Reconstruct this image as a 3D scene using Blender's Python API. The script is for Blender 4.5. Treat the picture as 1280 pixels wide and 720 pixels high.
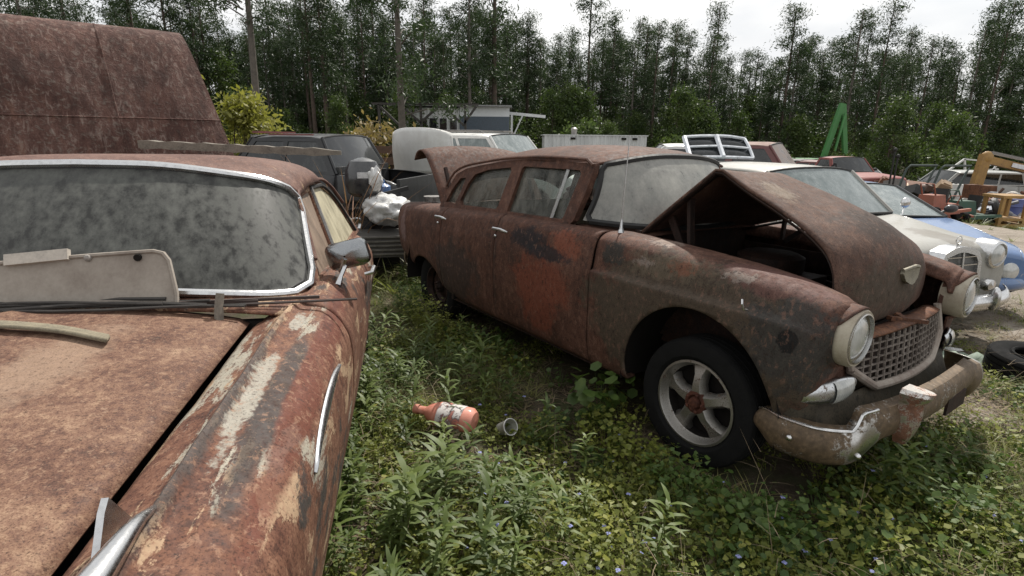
import bpy, bmesh, math, random
import numpy as np
from mathutils import Vector, Matrix
from mathutils.geometry import tessellate_polygon

for o in list(bpy.data.objects): bpy.data.objects.remove(o)
scene = bpy.context.scene
COL = scene.collection
R = math.radians
rnd = random.Random(7)
rng = np.random.default_rng(11)

# ------------------------------------------------------------ camera, sky, sun, exposure
cam_d = bpy.data.cameras.new('camera'); cam = bpy.data.objects.new('camera', cam_d); COL.objects.link(cam)
cam_d.sensor_width = 36; cam_d.lens = 685 / 1280 * 36; cam_d.clip_start = 0.05; cam_d.clip_end = 2000
CAM_H = 1.64
cam.matrix_world = Matrix.Translation((0, 0, CAM_H)) @ Matrix.Rotation(R(90 - 15.2), 4, 'X') @ Matrix.Rotation(R(0.6), 4, 'Z')
scene.camera = cam

SUN_AZ, SUN_EL = 22.0, 52.0            # degrees clockwise from +Y (ahead of the camera), and up
w = bpy.data.worlds.new('World'); scene.world = w; w.use_nodes = True
nt = w.node_tree; nt.nodes.clear()
sky = nt.nodes.new('ShaderNodeTexSky'); sky.sky_type = 'NISHITA'; sky.sun_disc = False
sky.sun_elevation = R(SUN_EL); sky.sun_rotation = R(SUN_AZ); sky.air_density = 1.0; sky.dust_density = 2.5; sky.ozone_density = 1.0
tc = nt.nodes.new('ShaderNodeTexCoord'); mp = nt.nodes.new('ShaderNodeMapping'); mp.inputs['Scale'].default_value = (1, 1, 2.6)
ns = nt.nodes.new('ShaderNodeTexNoise'); ns.inputs['Scale'].default_value = 2.3; ns.inputs['Detail'].default_value = 7; ns.inputs['Roughness'].default_value = .58
cr = nt.nodes.new('ShaderNodeValToRGB'); cr.color_ramp.elements[0].position = .30; cr.color_ramp.elements[1].position = .50
cr.color_ramp.elements[0].color = (.6, .6, .6, 1); cr.color_ramp.elements[1].color = (1, 1, 1, 1)
ns2 = nt.nodes.new('ShaderNodeTexNoise'); ns2.inputs['Scale'].default_value = 4.5; ns2.inputs['Detail'].default_value = 6
cr2 = nt.nodes.new('ShaderNodeValToRGB'); cr2.color_ramp.elements[0].color = (8.2, 8.35, 8.6, 1); cr2.color_ramp.elements[1].color = (10.2, 10.2, 10.1, 1)
cr2.color_ramp.elements[0].position = .3; cr2.color_ramp.elements[1].position = .62
mx = nt.nodes.new('ShaderNodeMixRGB'); bg = nt.nodes.new('ShaderNodeBackground'); ow = nt.nodes.new('ShaderNodeOutputWorld')
L_ = nt.links.new
L_(tc.outputs['Generated'], mp.inputs[0]); L_(mp.outputs[0], ns.inputs['Vector']); L_(mp.outputs[0], ns2.inputs['Vector'])
L_(ns.outputs['Fac'], cr.inputs[0]); L_(ns2.outputs['Fac'], cr2.inputs[0])
L_(cr.outputs[0], mx.inputs[0]); L_(sky.outputs[0], mx.inputs[1]); L_(cr2.outputs[0], mx.inputs[2])
L_(mx.outputs[0], bg.inputs[0]); L_(bg.outputs[0], ow.inputs[0]); bg.inputs[1].default_value = 0.088

sd = bpy.data.lights.new('sun', 'SUN'); sd.energy = 4.4; sd.angle = R(1.2); sd.color = (1.0, .95, .87)
sun = bpy.data.objects.new('sun', sd); COL.objects.link(sun)
_d = Vector((math.sin(R(SUN_AZ)) * math.cos(R(SUN_EL)), math.cos(R(SUN_AZ)) * math.cos(R(SUN_EL)), math.sin(R(SUN_EL))))
sun.rotation_euler = _d.to_track_quat('Z', 'Y').to_euler(); sun.location = _d * 60
vs = scene.view_settings; vs.view_transform = 'Standard'; vs.look = 'None'; vs.exposure = 0.26; vs.gamma = 1; vs.use_curve_mapping = False

# ------------------------------------------------------------ geometry helpers
def link_mesh(name, V, F, mat, parent=None, smooth=True, sharp=35, thick=0, offset=-1):
    me = bpy.data.meshes.new(name); me.from_pydata([tuple(map(float, v)) for v in V], [], [tuple(map(int, f)) for f in F])
    if smooth:
        me.polygons.foreach_set('use_smooth', [True] * len(me.polygons))
        if sharp: me.set_sharp_from_angle(angle=R(sharp))
    if mat is not None: me.materials.append(mat)
    o = bpy.data.objects.new(name, me); COL.objects.link(o)
    if parent is not None: o.parent = parent
    if thick:
        md = o.modifiers.new('thick', 'SOLIDIFY'); md.thickness = thick; md.offset = offset
    return o

def tag(o, label=None, cat=None, group=None, kind=None):
    if label: o['label'] = label
    if cat: o['category'] = cat
    if group: o['group'] = group
    if kind: o['kind'] = kind
    return o

def thing(name, label, cat, loc=(0, 0, 0), rz=0, group=None, rx=0, ry=0):
    o = bpy.data.objects.new(name, None); COL.objects.link(o); o.empty_display_size = .2
    o.location = loc; o.rotation_euler = (R(rx), R(ry), R(rz)); return tag(o, label, cat, group)

def copy_tree(o, parent=None):
    c = o.copy(); COL.objects.link(c); c.parent = parent
    for ch in list(o.children): copy_tree(ch, c)
    return c

def pchip(x, xs, ys):
    xs = np.asarray(xs, float); ys = np.asarray(ys, float); x = np.clip(np.asarray(x, float), xs[0], xs[-1])
    sh = ys.shape[1:]; ys2 = ys.reshape(len(xs), -1)
    h = np.diff(xs)[:, None]; d = np.diff(ys2, axis=0) / h; m = np.zeros_like(ys2)
    m[0] = d[0]; m[-1] = d[-1]
    if len(xs) > 2:
        w1 = 2 * h[1:] + h[:-1]; w2 = h[1:] + 2 * h[:-1]; ok = d[:-1] * d[1:] > 0
        with np.errstate(divide='ignore', invalid='ignore'):
            mm = (w1 + w2) / (w1 / d[:-1] + w2 / d[1:])
        m[1:-1] = np.where(ok, mm, 0)
    i = np.clip(np.searchsorted(xs, x, side='right') - 1, 0, len(xs) - 2)
    t = ((x - xs[i]) / (xs[i + 1] - xs[i]))[:, None]; hh = (xs[i + 1] - xs[i])[:, None]
    r = (2*t**3-3*t**2+1)*ys2[i] + (t**3-2*t**2+t)*hh*m[i] + (-2*t**3+3*t**2)*ys2[i+1] + (t**3-t**2)*hh*m[i+1]
    return r.reshape((len(x),) + sh)

def curve(pts, n):
    pts = np.asarray(pts, float); s = np.concatenate([[0], np.cumsum(np.linalg.norm(np.diff(pts, axis=0), axis=1))])
    return pchip(np.linspace(0, s[-1], n), s, pts)

class MB:
    def __init__(s): s.V = []; s.F = []
    def add(s, V, F):
        k = len(s.V); s.V += [tuple(v) for v in V]; s.F += [tuple(i + k for i in f) for f in F]; return s
    def box(s, c, d, M=None, taper=None):
        x, y, z = d[0] / 2, d[1] / 2, d[2] / 2
        V = [Vector(p) for p in ((-x,-y,-z),(x,-y,-z),(x,y,-z),(-x,y,-z),(-x,-y,z),(x,-y,z),(x,y,z),(-x,y,z))]
        if taper:
            for v in V[4:]: v.x *= taper[0]; v.y *= taper[1]
        if M is not None: V = [M @ v for v in V]
        V = [v + Vector(c) for v in V]
        return s.add(V, [(0,3,2,1),(4,5,6,7),(0,1,5,4),(1,2,6,5),(2,3,7,6),(3,0,4,7)])
    def bar(s, a, b, w, h=None, up=(0, 0, 1)):
        a = Vector(a); b = Vector(b); h = h or w; d = (b - a).normalized(); u = Vector(up)
        if abs(d.dot(u)) > .98: u = Vector((0, 1, 0))
        r = d.cross(u).normalized(); u = r.cross(d).normalized()
        q = [(-1,-1),(1,-1),(1,1),(-1,1)]
        V = [a + r*i*w/2 + u*j*h/2 for i, j in q] + [b + r*i*w/2 + u*j*h/2 for i, j in q]
        return s.add(V, [(3,2,1,0),(4,5,6,7),(0,1,5,4),(1,2,6,5),(2,3,7,6),(3,0,4,7)])
    def tube(s, path, r, n=8, caps=True):
        path = [Vector(p) for p in path]; m = len(path)
        rr = r if hasattr(r, '__len__') else [r] * m
        V = []; F = []; u = None
        for i, p in enumerate(path):
            d = (path[min(i + 1, m - 1)] - path[max(i - 1, 0)])
            d = d.normalized() if d.length > 1e-9 else Vector((0, 0, 1))
            if u is None: u = d.orthogonal().normalized()
            u = (u - d * u.dot(d)); u = u.normalized() if u.length > 1e-6 else d.orthogonal().normalized()
            b = d.cross(u)
            for k in range(n):
                a = 2 * math.pi * k / n; V.append(p + (u * math.cos(a) + b * math.sin(a)) * rr[i])
        for i in range(m - 1):
            for k in range(n): F.append((i*n+k, i*n+(k+1) % n, (i+1)*n+(k+1) % n, (i+1)*n+k))
        if caps: F.append(tuple(range(n - 1, -1, -1))); F.append(tuple((m-1)*n + k for k in range(n)))
        return s.add(V, F)
    def lathe(s, prof, n=32, M=None):      # prof: (axial, radius) about local X
        V = []; F = []; m = len(prof)
        for a, r in prof:
            for k in range(n):
                t = 2 * math.pi * k / n; v = Vector((a, r * math.cos(t), r * math.sin(t))); V.append(M @ v if M is not None else v)
        for i in range(m - 1):
            for k in range(n): F.append((i*n+k, (i+1)*n+k, (i+1)*n+(k+1) % n, i*n+(k+1) % n))
        return s.add(V, F)
    def grid(s, P, flip=False, keep=None):
        P = np.asarray(P); a, b = P.shape[:2]; F = []
        for i in range(a - 1):
            for j in range(b - 1):
                if keep is not None and not keep[i, j]: continue
                f = (i*b+j, (i+1)*b+j, (i+1)*b+j+1, i*b+j+1); F.append(f[::-1] if flip else f)
        return s.add(P.reshape(-1, 3), F)
    def ball(s, c, r, n=10, m=7, noise=0, seed=0):
        rr = random.Random(seed); V = []; F = []
        r = r if hasattr(r, '__len__') else (r, r, r)
        for i in range(m + 1):
            t = math.pi * i / m
            for k in range(n):
                a = 2 * math.pi * k / n; q = 1 + noise * (rr.random() - .5) * (0 < i < m)
                V.append((c[0]+r[0]*q*math.sin(t)*math.cos(a), c[1]+r[1]*q*math.sin(t)*math.sin(a), c[2]+r[2]*q*math.cos(t)))
        for i in range(m):
            for k in range(n): F.append((i*n+k, (i+1)*n+k, (i+1)*n+(k+1) % n, i*n+(k+1) % n))
        return s.add(V, F)
    def plate(s, outline, holes, fn, thick):   # polygon with holes in 2D, fn(a, b, side) -> 3D
        polys = [outline] + list(holes); flat = [p for q in polys for p in q]
        tris = tessellate_polygon([[Vector((p[0], p[1], 0)) for p in q] for q in polys])
        n = len(flat); V = [fn(p[0], p[1], 0) for p in flat] + [fn(p[0], p[1], thick) for p in flat]
        F = [tuple(t) for t in tris] + [tuple(i + n for i in reversed(t)) for t in tris]
        k = 0
        for q in polys:
            m = len(q)
            for i in range(m): F.append((k+i, k+(i+1) % m, k+(i+1) % m+n, k+i+n))
            k += m
        return s.add(V, F)
    def build(s, name, mat, parent=None, smooth=True, sharp=35, thick=0, fix=True):
        o = link_mesh(name, s.V, s.F, mat, parent, smooth, sharp, thick)
        if fix:
            bm = bmesh.new(); bm.from_mesh(o.data); bmesh.ops.recalc_face_normals(bm, faces=bm.faces); bm.to_mesh(o.data); bm.free()
        return o

class Loft:
    """half sections (width, z) along u; y = side * width"""
    def __init__(s, st):
        s.us = np.array([a for a, _ in st], float); s.S = np.array([b for _, b in st], float)
        o = np.argsort(s.us); s.us = s.us[o]; s.S = s.S[o]; s.n = s.S.shape[1]
    def pts(s, us, ts, side):
        A = pchip(us, s.us, s.S); out = np.zeros((len(us), len(ts), 3))
        for i in range(len(us)):
            q = pchip(ts, np.arange(s.n), A[i]); out[i, :, 0] = us[i]; out[i, :, 1] = side * q[:, 0]; out[i, :, 2] = q[:, 1]
        return out
    def panel(s, name, u0, u1, t0, t1, side, mat, parent, du=.03, nt=5, arches=(), thick=.012, gap=.005, dent=0):
        if u0 > u1: u0, u1 = u1, u0
        us = np.linspace(u0 + gap, u1 - gap, max(3, int((u1 - u0) / du) + 1)); ts = np.linspace(t0, t1, int((t1 - t0) * nt) + 1)
        P = s.pts(us, ts, side); keep = np.ones((len(us) - 1, len(ts) - 1), bool)
        if dent:
            a_, c_ = P[..., 0], P[..., 2]
            P[..., 1] += side * dent * (np.sin(7.3 * a_ + 3.1 * c_ + side) * np.sin(6.1 * c_ - 2.2 * a_) + .6 * np.sin(17 * a_ + 2) * np.sin(13 * c_ + a_ * 5) + .35 * np.sin(31 * a_ - 9 * c_)) * np.clip((P[..., 2] - .3) * 4, 0, 1)
        for (uc, zc, ru, rz) in arches:
            dx = (P[..., 0] - uc) / ru; dz = (P[..., 2] - zc) / rz; d = np.sqrt(dx*dx + dz*dz)
            ins = (d < 1) & (np.abs(P[..., 1]) > .45)
            keep &= ~(ins[:-1, :-1] & ins[1:, :-1] & ins[1:, 1:] & ins[:-1, 1:])
            k = np.where(ins, 1 / np.maximum(d, .05), 1)
            P[..., 0] = np.where(ins, uc + (P[..., 0] - uc) * k, P[..., 0]); P[..., 2] = np.where(ins, zc + (P[..., 2] - zc) * k, P[..., 2])
        mb = MB(); mb.grid(P, flip=(side > 0), keep=keep)
        used = sorted({i for f in mb.F for i in f}); mp = {a: b for b, a in enumerate(used)}
        return link_mesh(name, [mb.V[i] for i in used], [tuple(mp[i] for i in f) for f in mb.F], mat, parent, True, 40, thick, -1)

def sstep(a, b, x):
    t = np.clip((np.asarray(x, float) - a) / (b - a), 0, 1); return t * t * (3 - 2 * t)
def ground_z(x, y):
    x = np.asarray(x, float); y = np.asarray(y, float)
    return -.17 * sstep(2.4, 4.2, x) * sstep(3.3, 5, y) - 1.0 * sstep(8.5, 18, x) * sstep(4, 20, y) + .02 * np.sin(x * 1.3 + 1) * np.cos(y * 1.1) - .02
# ------------------------------------------------------------ materials
class G:
    def __init__(s, name):
        s.m = bpy.data.materials.new(name); s.m.use_nodes = True; s.t = s.m.node_tree; s.t.nodes.clear()
        s.out = s.t.nodes.new('ShaderNodeOutputMaterial'); s._c = None
    def N(s, typ, ins=None, **kw):
        n = s.t.nodes.new('ShaderNode' + typ)
        for k, v in kw.items(): setattr(n, k, v)
        for k, v in (ins or {}).items():
            if hasattr(v, 'is_output'): s.t.links.new(v, n.inputs[k])
            else:
                sk = n.inputs[k]
                if sk.type == 'RGBA' and len(v) == 3: v = (*v, 1)
                sk.default_value = v
        return n
    def co(s, scale=(1, 1, 1), loc=(0, 0, 0), rot=(0, 0, 0)):
        if s._c is None: s._c = s.N('TexCoord').outputs['Object']
        return s.N('Mapping', {'Vector': s._c, 'Scale': scale, 'Location': loc, 'Rotation': rot}).outputs[0]
    def noise(s, scale, detail=5, rough=.55, vec=None, dist=0):
        return s.N('TexNoise', {'Vector': vec if vec is not None else s.co(), 'Scale': scale, 'Detail': detail, 'Roughness': rough, 'Distortion': dist}).outputs['Fac']
    def ramp(s, fac, stops, interp='LINEAR'):
        n = s.N('ValToRGB', {0: fac}); c = n.color_ramp; c.interpolation = interp
        while len(c.elements) < len(stops): c.elements.new(.5)
        for e, (p, col) in zip(c.elements, stops):
            e.position = p; e.color = (col, col, col, 1) if not hasattr(col, '__len__') else (*col[:3], 1)
        return n.outputs[0]
    def math(s, op, a, b=0.0, clamp=False):
        n = s.N('Math', {0: a, 1: b}, operation=op); n.use_clamp = clamp; return n.outputs[0]
    def mix(s, fac, a, b, bt='MIX'):
        return s.N('MixRGB', {0: fac, 1: a, 2: b}, blend_type=bt).outputs[0]
    def blob(s, c, r, wob=.5, ns=6, edge=(.75, 1.05), seed=0):   # a ragged patch round c with radii r
        v = s.N('VectorMath', {0: s.co(), 1: c}, operation='SUBTRACT').outputs[0]
        v = s.N('VectorMath', {0: v, 1: (1 / r[0], 1 / r[1], 1 / r[2])}, operation='MULTIPLY').outputs[0]
        d = s.N('VectorMath', {0: v}, operation='LENGTH').outputs['Value']
        n = s.noise(ns, 8, .68, vec=s.co(loc=(seed, 0, seed)), dist=.5)
        n2 = s.noise(ns * 4.5, 6, .7, vec=s.co(loc=(0, seed, seed)))
        n = s.math('ADD', s.math('MULTIPLY', n, .7), s.math('MULTIPLY', n2, .3))
        d = s.math('ADD', d, s.math('MULTIPLY', s.math('SUBTRACT', n, .5), wob * 4.5))
        mid = (edge[0] + edge[1]) / 2; hw = (edge[1] - edge[0]) * .28
        return s.ramp(s.math('MULTIPLY', d, .5), [(max(0, mid - hw) / 2, 1), ((mid + hw) / 2, 0)])
    def bump(s, h, strength=.3, dist=.01):
        return s.N('Bump', {'Height': h, 'Strength': strength, 'Distance': dist}).outputs[0]
    def bsdf(s, col, rough=.6, metal=0, normal=None, **ex):
        i = {'Base Color': col, 'Roughness': rough, 'Metallic': metal}
        if normal is not None: i['Normal'] = normal
        i.update(ex); n = s.N('BsdfPrincipled', i); s.t.links.new(n.outputs[0], s.out.inputs[0]); s.b = n; return s.m

def rust(name, cols, scale=1., paint=None, pamt=.56, psoft=.05, pscale=3.2, streak=.5, rough=(.62, .9), bump=.35, spots=(), runs=None, spec=.3, pvec=(1, 1, .55)):
    g = G(name); sc = scale
    n1 = g.noise(2.6 * sc, 6, .62); n2 = g.noise(17 * sc, 6, .65); n3 = g.noise(95 * sc, 4, .7)
    st = g.noise(9 * sc, 5, .6, vec=g.co((1, 1, .16)))
    f = g.math('ADD', g.math('MULTIPLY', n1, .33), g.math('MULTIPLY', n2, .33))
    f = g.math('ADD', f, g.math('MULTIPLY', n3, .24)); f = g.math('ADD', f, g.math('MULTIPLY', st, .10 + .25 * streak))
    f = g.math('DIVIDE', f, 1.0 + .25 * streak)
    k = len(cols); col = g.ramp(f, [(.385 + .23 * i / max(1, k - 1), c) for i, c in enumerate(cols)])
    hgt = g.math('ADD', g.math('MULTIPLY', n2, .6), g.math('MULTIPLY', n3, .6))
    rg = g.ramp(n2, [(.3, rough[0]), (.7, rough[1])])
    for pc, pa, ps, so in (paint if paint and hasattr(paint[0], '__len__') else ([(paint, pamt, pscale, 3.)] if paint else [])):
        pn = g.noise(ps * sc, 9, .66, vec=g.co(pvec, loc=(so, so * 2, so)), dist=.35)
        pn = g.math('ADD', g.math('MULTIPLY', pn, .86), g.math('MULTIPLY', n3, .14))
        mk = g.ramp(pn, [(pa, 0), (pa + psoft, 1)])
        pcol = g.mix(g.ramp(n2, [(.35, 0), (.75, .55)]), pc, [c * .6 for c in pc])
        col = g.mix(mk, col, pcol); hgt = g.math('ADD', hgt, g.math('MULTIPLY', mk, .35))
    for i, sp in enumerate(spots):
        c, r, pc = sp[:3]; wob = sp[3] if len(sp) > 3 else .45; ed = sp[4] if len(sp) > 4 else (.7, .95); sns = sp[5] if len(sp) > 5 else 7
        mk = g.blob(c, r, wob, sns, ed, seed=i * 1.7)
        pcol = g.mix(g.ramp(n2, [(.35, 0), (.7, .5)]), pc, [x * .55 for x in pc])
        col = g.mix(g.math('MULTIPLY', mk, .86), col, pcol)
    if runs:     # dark runs down the panel
        rn = g.noise(14 * sc, 4, .55, vec=g.co((1, 1, .07), loc=(5, 3, 1)))
        col = g.mix(g.math('MULTIPLY', g.ramp(rn, [(.5, 0), (.68, 1)]), runs[1]), col, runs[0])
    fk = g.noise(26 * sc, 7, .74, vec=g.co((1, 1, .6), loc=(7, 2, 5)), dist=.4); col = g.mix(g.ramp(fk, [(.55, 0), (.62, .62)]), col, cols[-1]); col = g.mix(g.ramp(fk, [(.37, .7), (.44, 0)]), col, cols[0])
    pit = g.ramp(n3, [(.32, .4), (.46, 1)]); col = g.mix(1.0, col, pit, 'MULTIPLY')
    return g.bsdf(col, rg, 0, g.bump(hgt, bump, .006), **{'Specular IOR Level': spec})

def paint(name, col, dirt=(.16, .13, .10), damt=.5, rough=.35, coat=.3, scale=1., spots=(), rustc=None):
    g = G(name); n1 = g.noise(2.2 * scale, 7, .65); n2 = g.noise(30 * scale, 5, .7); st = g.noise(8 * scale, 5, .6, vec=g.co((1, 1, .15)))
    f = g.math('ADD', g.math('MULTIPLY', n1, .5), g.math('ADD', g.math('MULTIPLY', n2, .25), g.math('MULTIPLY', st, .25)))
    c = g.mix(g.ramp(f, [(.42, 0), (.72, damt)]), col, dirt)
    if rustc: c = g.mix(g.ramp(g.noise(5 * scale, 9, .7, vec=g.co(loc=(4, 1, 2))), [(.6, 0), (.66, 1)]), c, rustc)
    for i, sp in enumerate(spots): c = g.mix(g.blob(sp[0], sp[1], .4, 7, (.7, 1.0), i * 2.1), c, sp[2])
    rr = g.ramp(f, [(.35, rough), (.75, min(1, rough + .4))])
    return g.bsdf(c, rr, 0, g.bump(n2, .08, .003), **{'Coat Weight': coat, 'Coat Roughness': .12})

def simple(name, col, rough=.6, metal=0, var=.35, scale=12, bump=.2, spec=.5):
    g = G(name); n = g.noise(scale, 6, .62); n2 = g.noise(scale * 8, 4, .6)
    f = g.math('ADD', g.math('MULTIPLY', n, .65), g.math('MULTIPLY', n2, .35))
    c = g.ramp(f, [(.32, [x * (1 - var) for x in col]), (.5, col), (.7, [min(1, x * (1 + var * .7)) for x in col])])
    return g.bsdf(c, g.ramp(n, [(.3, max(.02, rough - .12)), (.7, min(1, rough + .12))]), metal, g.bump(n2, bump, .004), **{'Specular IOR Level': spec})

def chrome(name, col=(.62, .62, .62), rough=.16, rustc=(.10, .045, .02), amt=.60, scale=1., spots=(), keep=None):
    g = G(name); n = g.noise(4 * scale, 8, .7); n2 = g.noise(60 * scale, 5, .7)
    f = g.math('ADD', g.math('MULTIPLY', n, .7), g.math('MULTIPLY', n2, .3))
    mk = g.ramp(f, [(amt, 0), (amt + .06, 1)])
    for i, sp in enumerate(spots): mk = g.math('MAXIMUM', mk, g.blob(sp[0], sp[1], sp[2], 9, (.6, 1.0), i * 1.3))
    if keep:
        for i, sp in enumerate(keep): mk = g.math('MULTIPLY', mk, g.math('SUBTRACT', 1.0, g.blob(sp[0], sp[1], sp[2], 14, (.6, 1.0), i * 2.3)))
    rc = g.ramp(g.noise(24 * scale, 6, .65), [(.3, [x * .6 for x in rustc]), (.5, rustc), (.72, [min(1, x * 1.7) for x in rustc])])
    c = g.mix(mk, g.mix(g.ramp(n2, [(.45, 0), (.75, .6)]), col, [x * .55 for x in col]), rc)
    return g.bsdf(c, g.math('ADD', g.math('MULTIPLY', mk, .33), g.ramp(n2, [(.3, rough), (.75, rough + .22)])), g.math('SUBTRACT', 1.0, g.math('MULTIPLY', mk, .8)), g.bump(g.math('ADD', n2, mk), .1, .003))

def dirty_glass(name, film=(.36, .37, .34), dark=(.025, .03, .03), lo=.42, hi=.62, scale=1., trans=0., rough=.12, streaky=.3, spec=.6):
    g = G(name); n1 = g.noise(3.2 * scale, 8, .68, dist=.6); n2 = g.noise(13 * scale, 8, .72, vec=g.co((1, 1, .6)), dist=.3); n3 = g.noise(70 * scale, 5, .7)
    st = g.noise(11 * scale, 4, .6, vec=g.co((1, 1, .14)))
    f = g.math('ADD', g.math('MULTIPLY', n1, .42), g.math('ADD', g.math('MULTIPLY', n2, .36), g.math('MULTIPLY', n3, .22)))
    f = g.math('ADD', g.math('MULTIPLY', f, 1 - streaky), g.math('MULTIPLY', st, streaky))
    mk = g.ramp(f, [(lo, 0), (hi, 1)])
    c = g.mix(mk, dark, film)
    m = g.bsdf(c, g.math('ADD', g.math('MULTIPLY', mk, .55), rough), 0, **{'Specular IOR Level': spec})
    if trans > 0:
        tr = g.N('BsdfTransparent', {0: (.85, .9, .88)})
        fac = g.math('MULTIPLY', g.math('SUBTRACT', 1.0, g.math('MULTIPLY', mk, .75)), trans)
        ms = g.N('MixShader', {0: fac, 1: g.b.outputs[0], 2: tr.outputs[0]}); g.t.links.new(ms.outputs[0], g.out.inputs[0])
    return m

def leafmat(name, c0, c1, c2, trans=.35, rough=.5):
    g = G(name); a = g.N('Attribute', attribute_name='tint').outputs['Fac']
    n = g.noise(1.3, 4, .6)
    f = g.math('ADD', g.math('MULTIPLY', a, .65), g.math('MULTIPLY', n, .35))
    c = g.ramp(f, [(.15, c0), (.5, c1), (.85, c2)])
    g.bsdf(c, rough, 0, **{'Specular IOR Level': .35})
    tl = g.N('BsdfTranslucent', {0: g.mix(.5, c, (c1[0] * 1.6, c1[1] * 1.7, c1[2] * .9))})
    ms = g.N('MixShader', {0: trans, 1: g.b.outputs[0], 2: tl.outputs[0]}); g.t.links.new(ms.outputs[0], g.out.inputs[0])
    return g.m

RUBBER = simple('tyre rubber', (.010, .010, .010), .9, 0, .4, 20, .3, .12)
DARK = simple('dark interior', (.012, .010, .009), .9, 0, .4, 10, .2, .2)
BLACK = simple('black gasket rubber', (.016, .016, .016), .6, 0, .3, 30, .2, .4)
CHROME = chrome('pitted chrome', amt=.66)
CHROME_W = chrome('weathered chrome', (.58, .59, .60), .22, (.12, .07, .04), .58, 2)
DRYWOOD = simple('weathered grey wood', (.16, .14, .115), .9, 0, .5, 14, .6)
STEEL = simple('dull steel', (.22, .21, .20), .45, .8, .4, 18, .3)
RUSTY = rust('deep rust', [(.035, .016, .010), (.085, .036, .020), (.15, .065, .034), (.22, .11, .06)])
LENS = G('headlight glass'); LENS = LENS.bsdf(LENS.ramp(LENS.noise(14, 4, .6), [(.35, (.36, .37, .36)), (.7, (.54, .54, .52))]), .12, .15, LENS.bump(LENS.N('TexWave', {'Vector': LENS.co((1, 1, 1)), 'Scale': 22., 'Distortion': .2}, bands_direction='Y').outputs['Fac'], .25, .004), **{'Coat Weight': .8, 'Coat Roughness': .05})
# ------------------------------------------------------------ ground
def ground_mat():
    g = G('yard soil'); co = g.co()
    n1 = g.noise(.55, 6, .6); n2 = g.noise(4.5, 8, .66); n3 = g.noise(42, 6, .7); n4 = g.noise(210, 3, .7)
    soil = g.ramp(g.math('ADD', g.math('MULTIPLY', n2, .6), g.math('MULTIPLY', n3, .4)), [(.32, (.030, .022, .015)), (.5, (.062, .048, .034)), (.66, (.115, .092, .068)), (.8, (.17, .145, .11))])
    sand = g.ramp(g.math('ADD', g.math('MULTIPLY', n3, .5), g.math('MULTIPLY', n2, .5)), [(.3, (.16, .135, .11)), (.5, (.25, .215, .18)), (.7, (.34, .30, .255))])
    trk = g.noise(1.1, 5, .6, vec=g.co((.25, 2.2, 1), rot=(0, 0, R(-22)))); sand = g.mix(g.ramp(trk, [(.46, 0), (.6, .45)]), sand, (.13, .105, .082))
    peb = g.N('TexVoronoi', {'Vector': co, 'Scale': 55.}).outputs['Distance']; sand = g.mix(g.ramp(peb, [(.12, .5), (.3, 0)]), sand, (.40, .37, .33))
    xyz = g.N('SeparateXYZ', {0: co}); e = g.math('SUBTRACT', xyz.outputs[0], g.math('MULTIPLY', xyz.outputs[1], .74))
    e = g.math('ADD', e, g.math('MULTIPLY', g.math('SUBTRACT', n1, .5), 1.6)); e = g.math('ADD', e, g.math('MULTIPLY', g.math('SUBTRACT', n2, .5), 1.2))
    mk = g.ramp(g.math('MULTIPLY', g.math('SUBTRACT', e, -.4), .5), [(.2, 0), (.75, 1)])
    mk = g.math('MULTIPLY', mk, g.ramp(g.math('MULTIPLY', xyz.outputs[1], .1), [(.30, .12), (.44, 1)]))
    pat = g.blob((2.95, 3.25, 0), (.55, .45, 2), .5, 3, (.4, 1.0)); mk = g.math('MAXIMUM', mk, pat)
    far = g.math('LESS_THAN', xyz.outputs[1], 24); mk = g.math('MULTIPLY', mk, far)
    grn = g.math('MULTIPLY', g.ramp(g.noise(2.1, 7, .7, vec=g.co(loc=(3, 8, 0))), [(.45, 0), (.6, .6)]), g.math('SUBTRACT', 1.0, g.math('MULTIPLY', mk, .85)))
    c = g.mix(mk, soil, sand); c = g.mix(grn, c, (.05, .065, .022))
    h = g.math('ADD', g.math('MULTIPLY', n2, 1.0), g.math('ADD', g.math('MULTIPLY', n3, .5), g.math('MULTIPLY', n4, .25)))
    return g.bsdf(c, .95, 0, g.bump(h, .6, .03), **{'Specular IOR Level': .2})
xs = np.concatenate([-np.geomspace(250, 8.2, 26), np.linspace(-8, 14, 111), np.geomspace(14.4, 250, 28)]); ys = np.concatenate([-np.geomspace(60, 2.2, 8), np.linspace(-2, 16, 101), np.geomspace(16.4, 320, 34)])
X, Y = np.meshgrid(xs, ys, indexing='ij'); Z = ground_z(X, Y); near = (np.abs(X) < 15) & (np.abs(Y) < 17)
Z = Z + np.where(near, .018 * np.sin(7.1 * X + 2 * Y) * np.sin(6.3 * Y - 1.7 * X) + .012 * np.sin(15 * X) * np.sin(13 * Y + 3), 0)
g_ = MB(); g_.grid(np.stack([X, Y, Z], -1)); tag(g_.build('ground', ground_mat(), None, sharp=0, fix=False), kind='structure')
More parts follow.
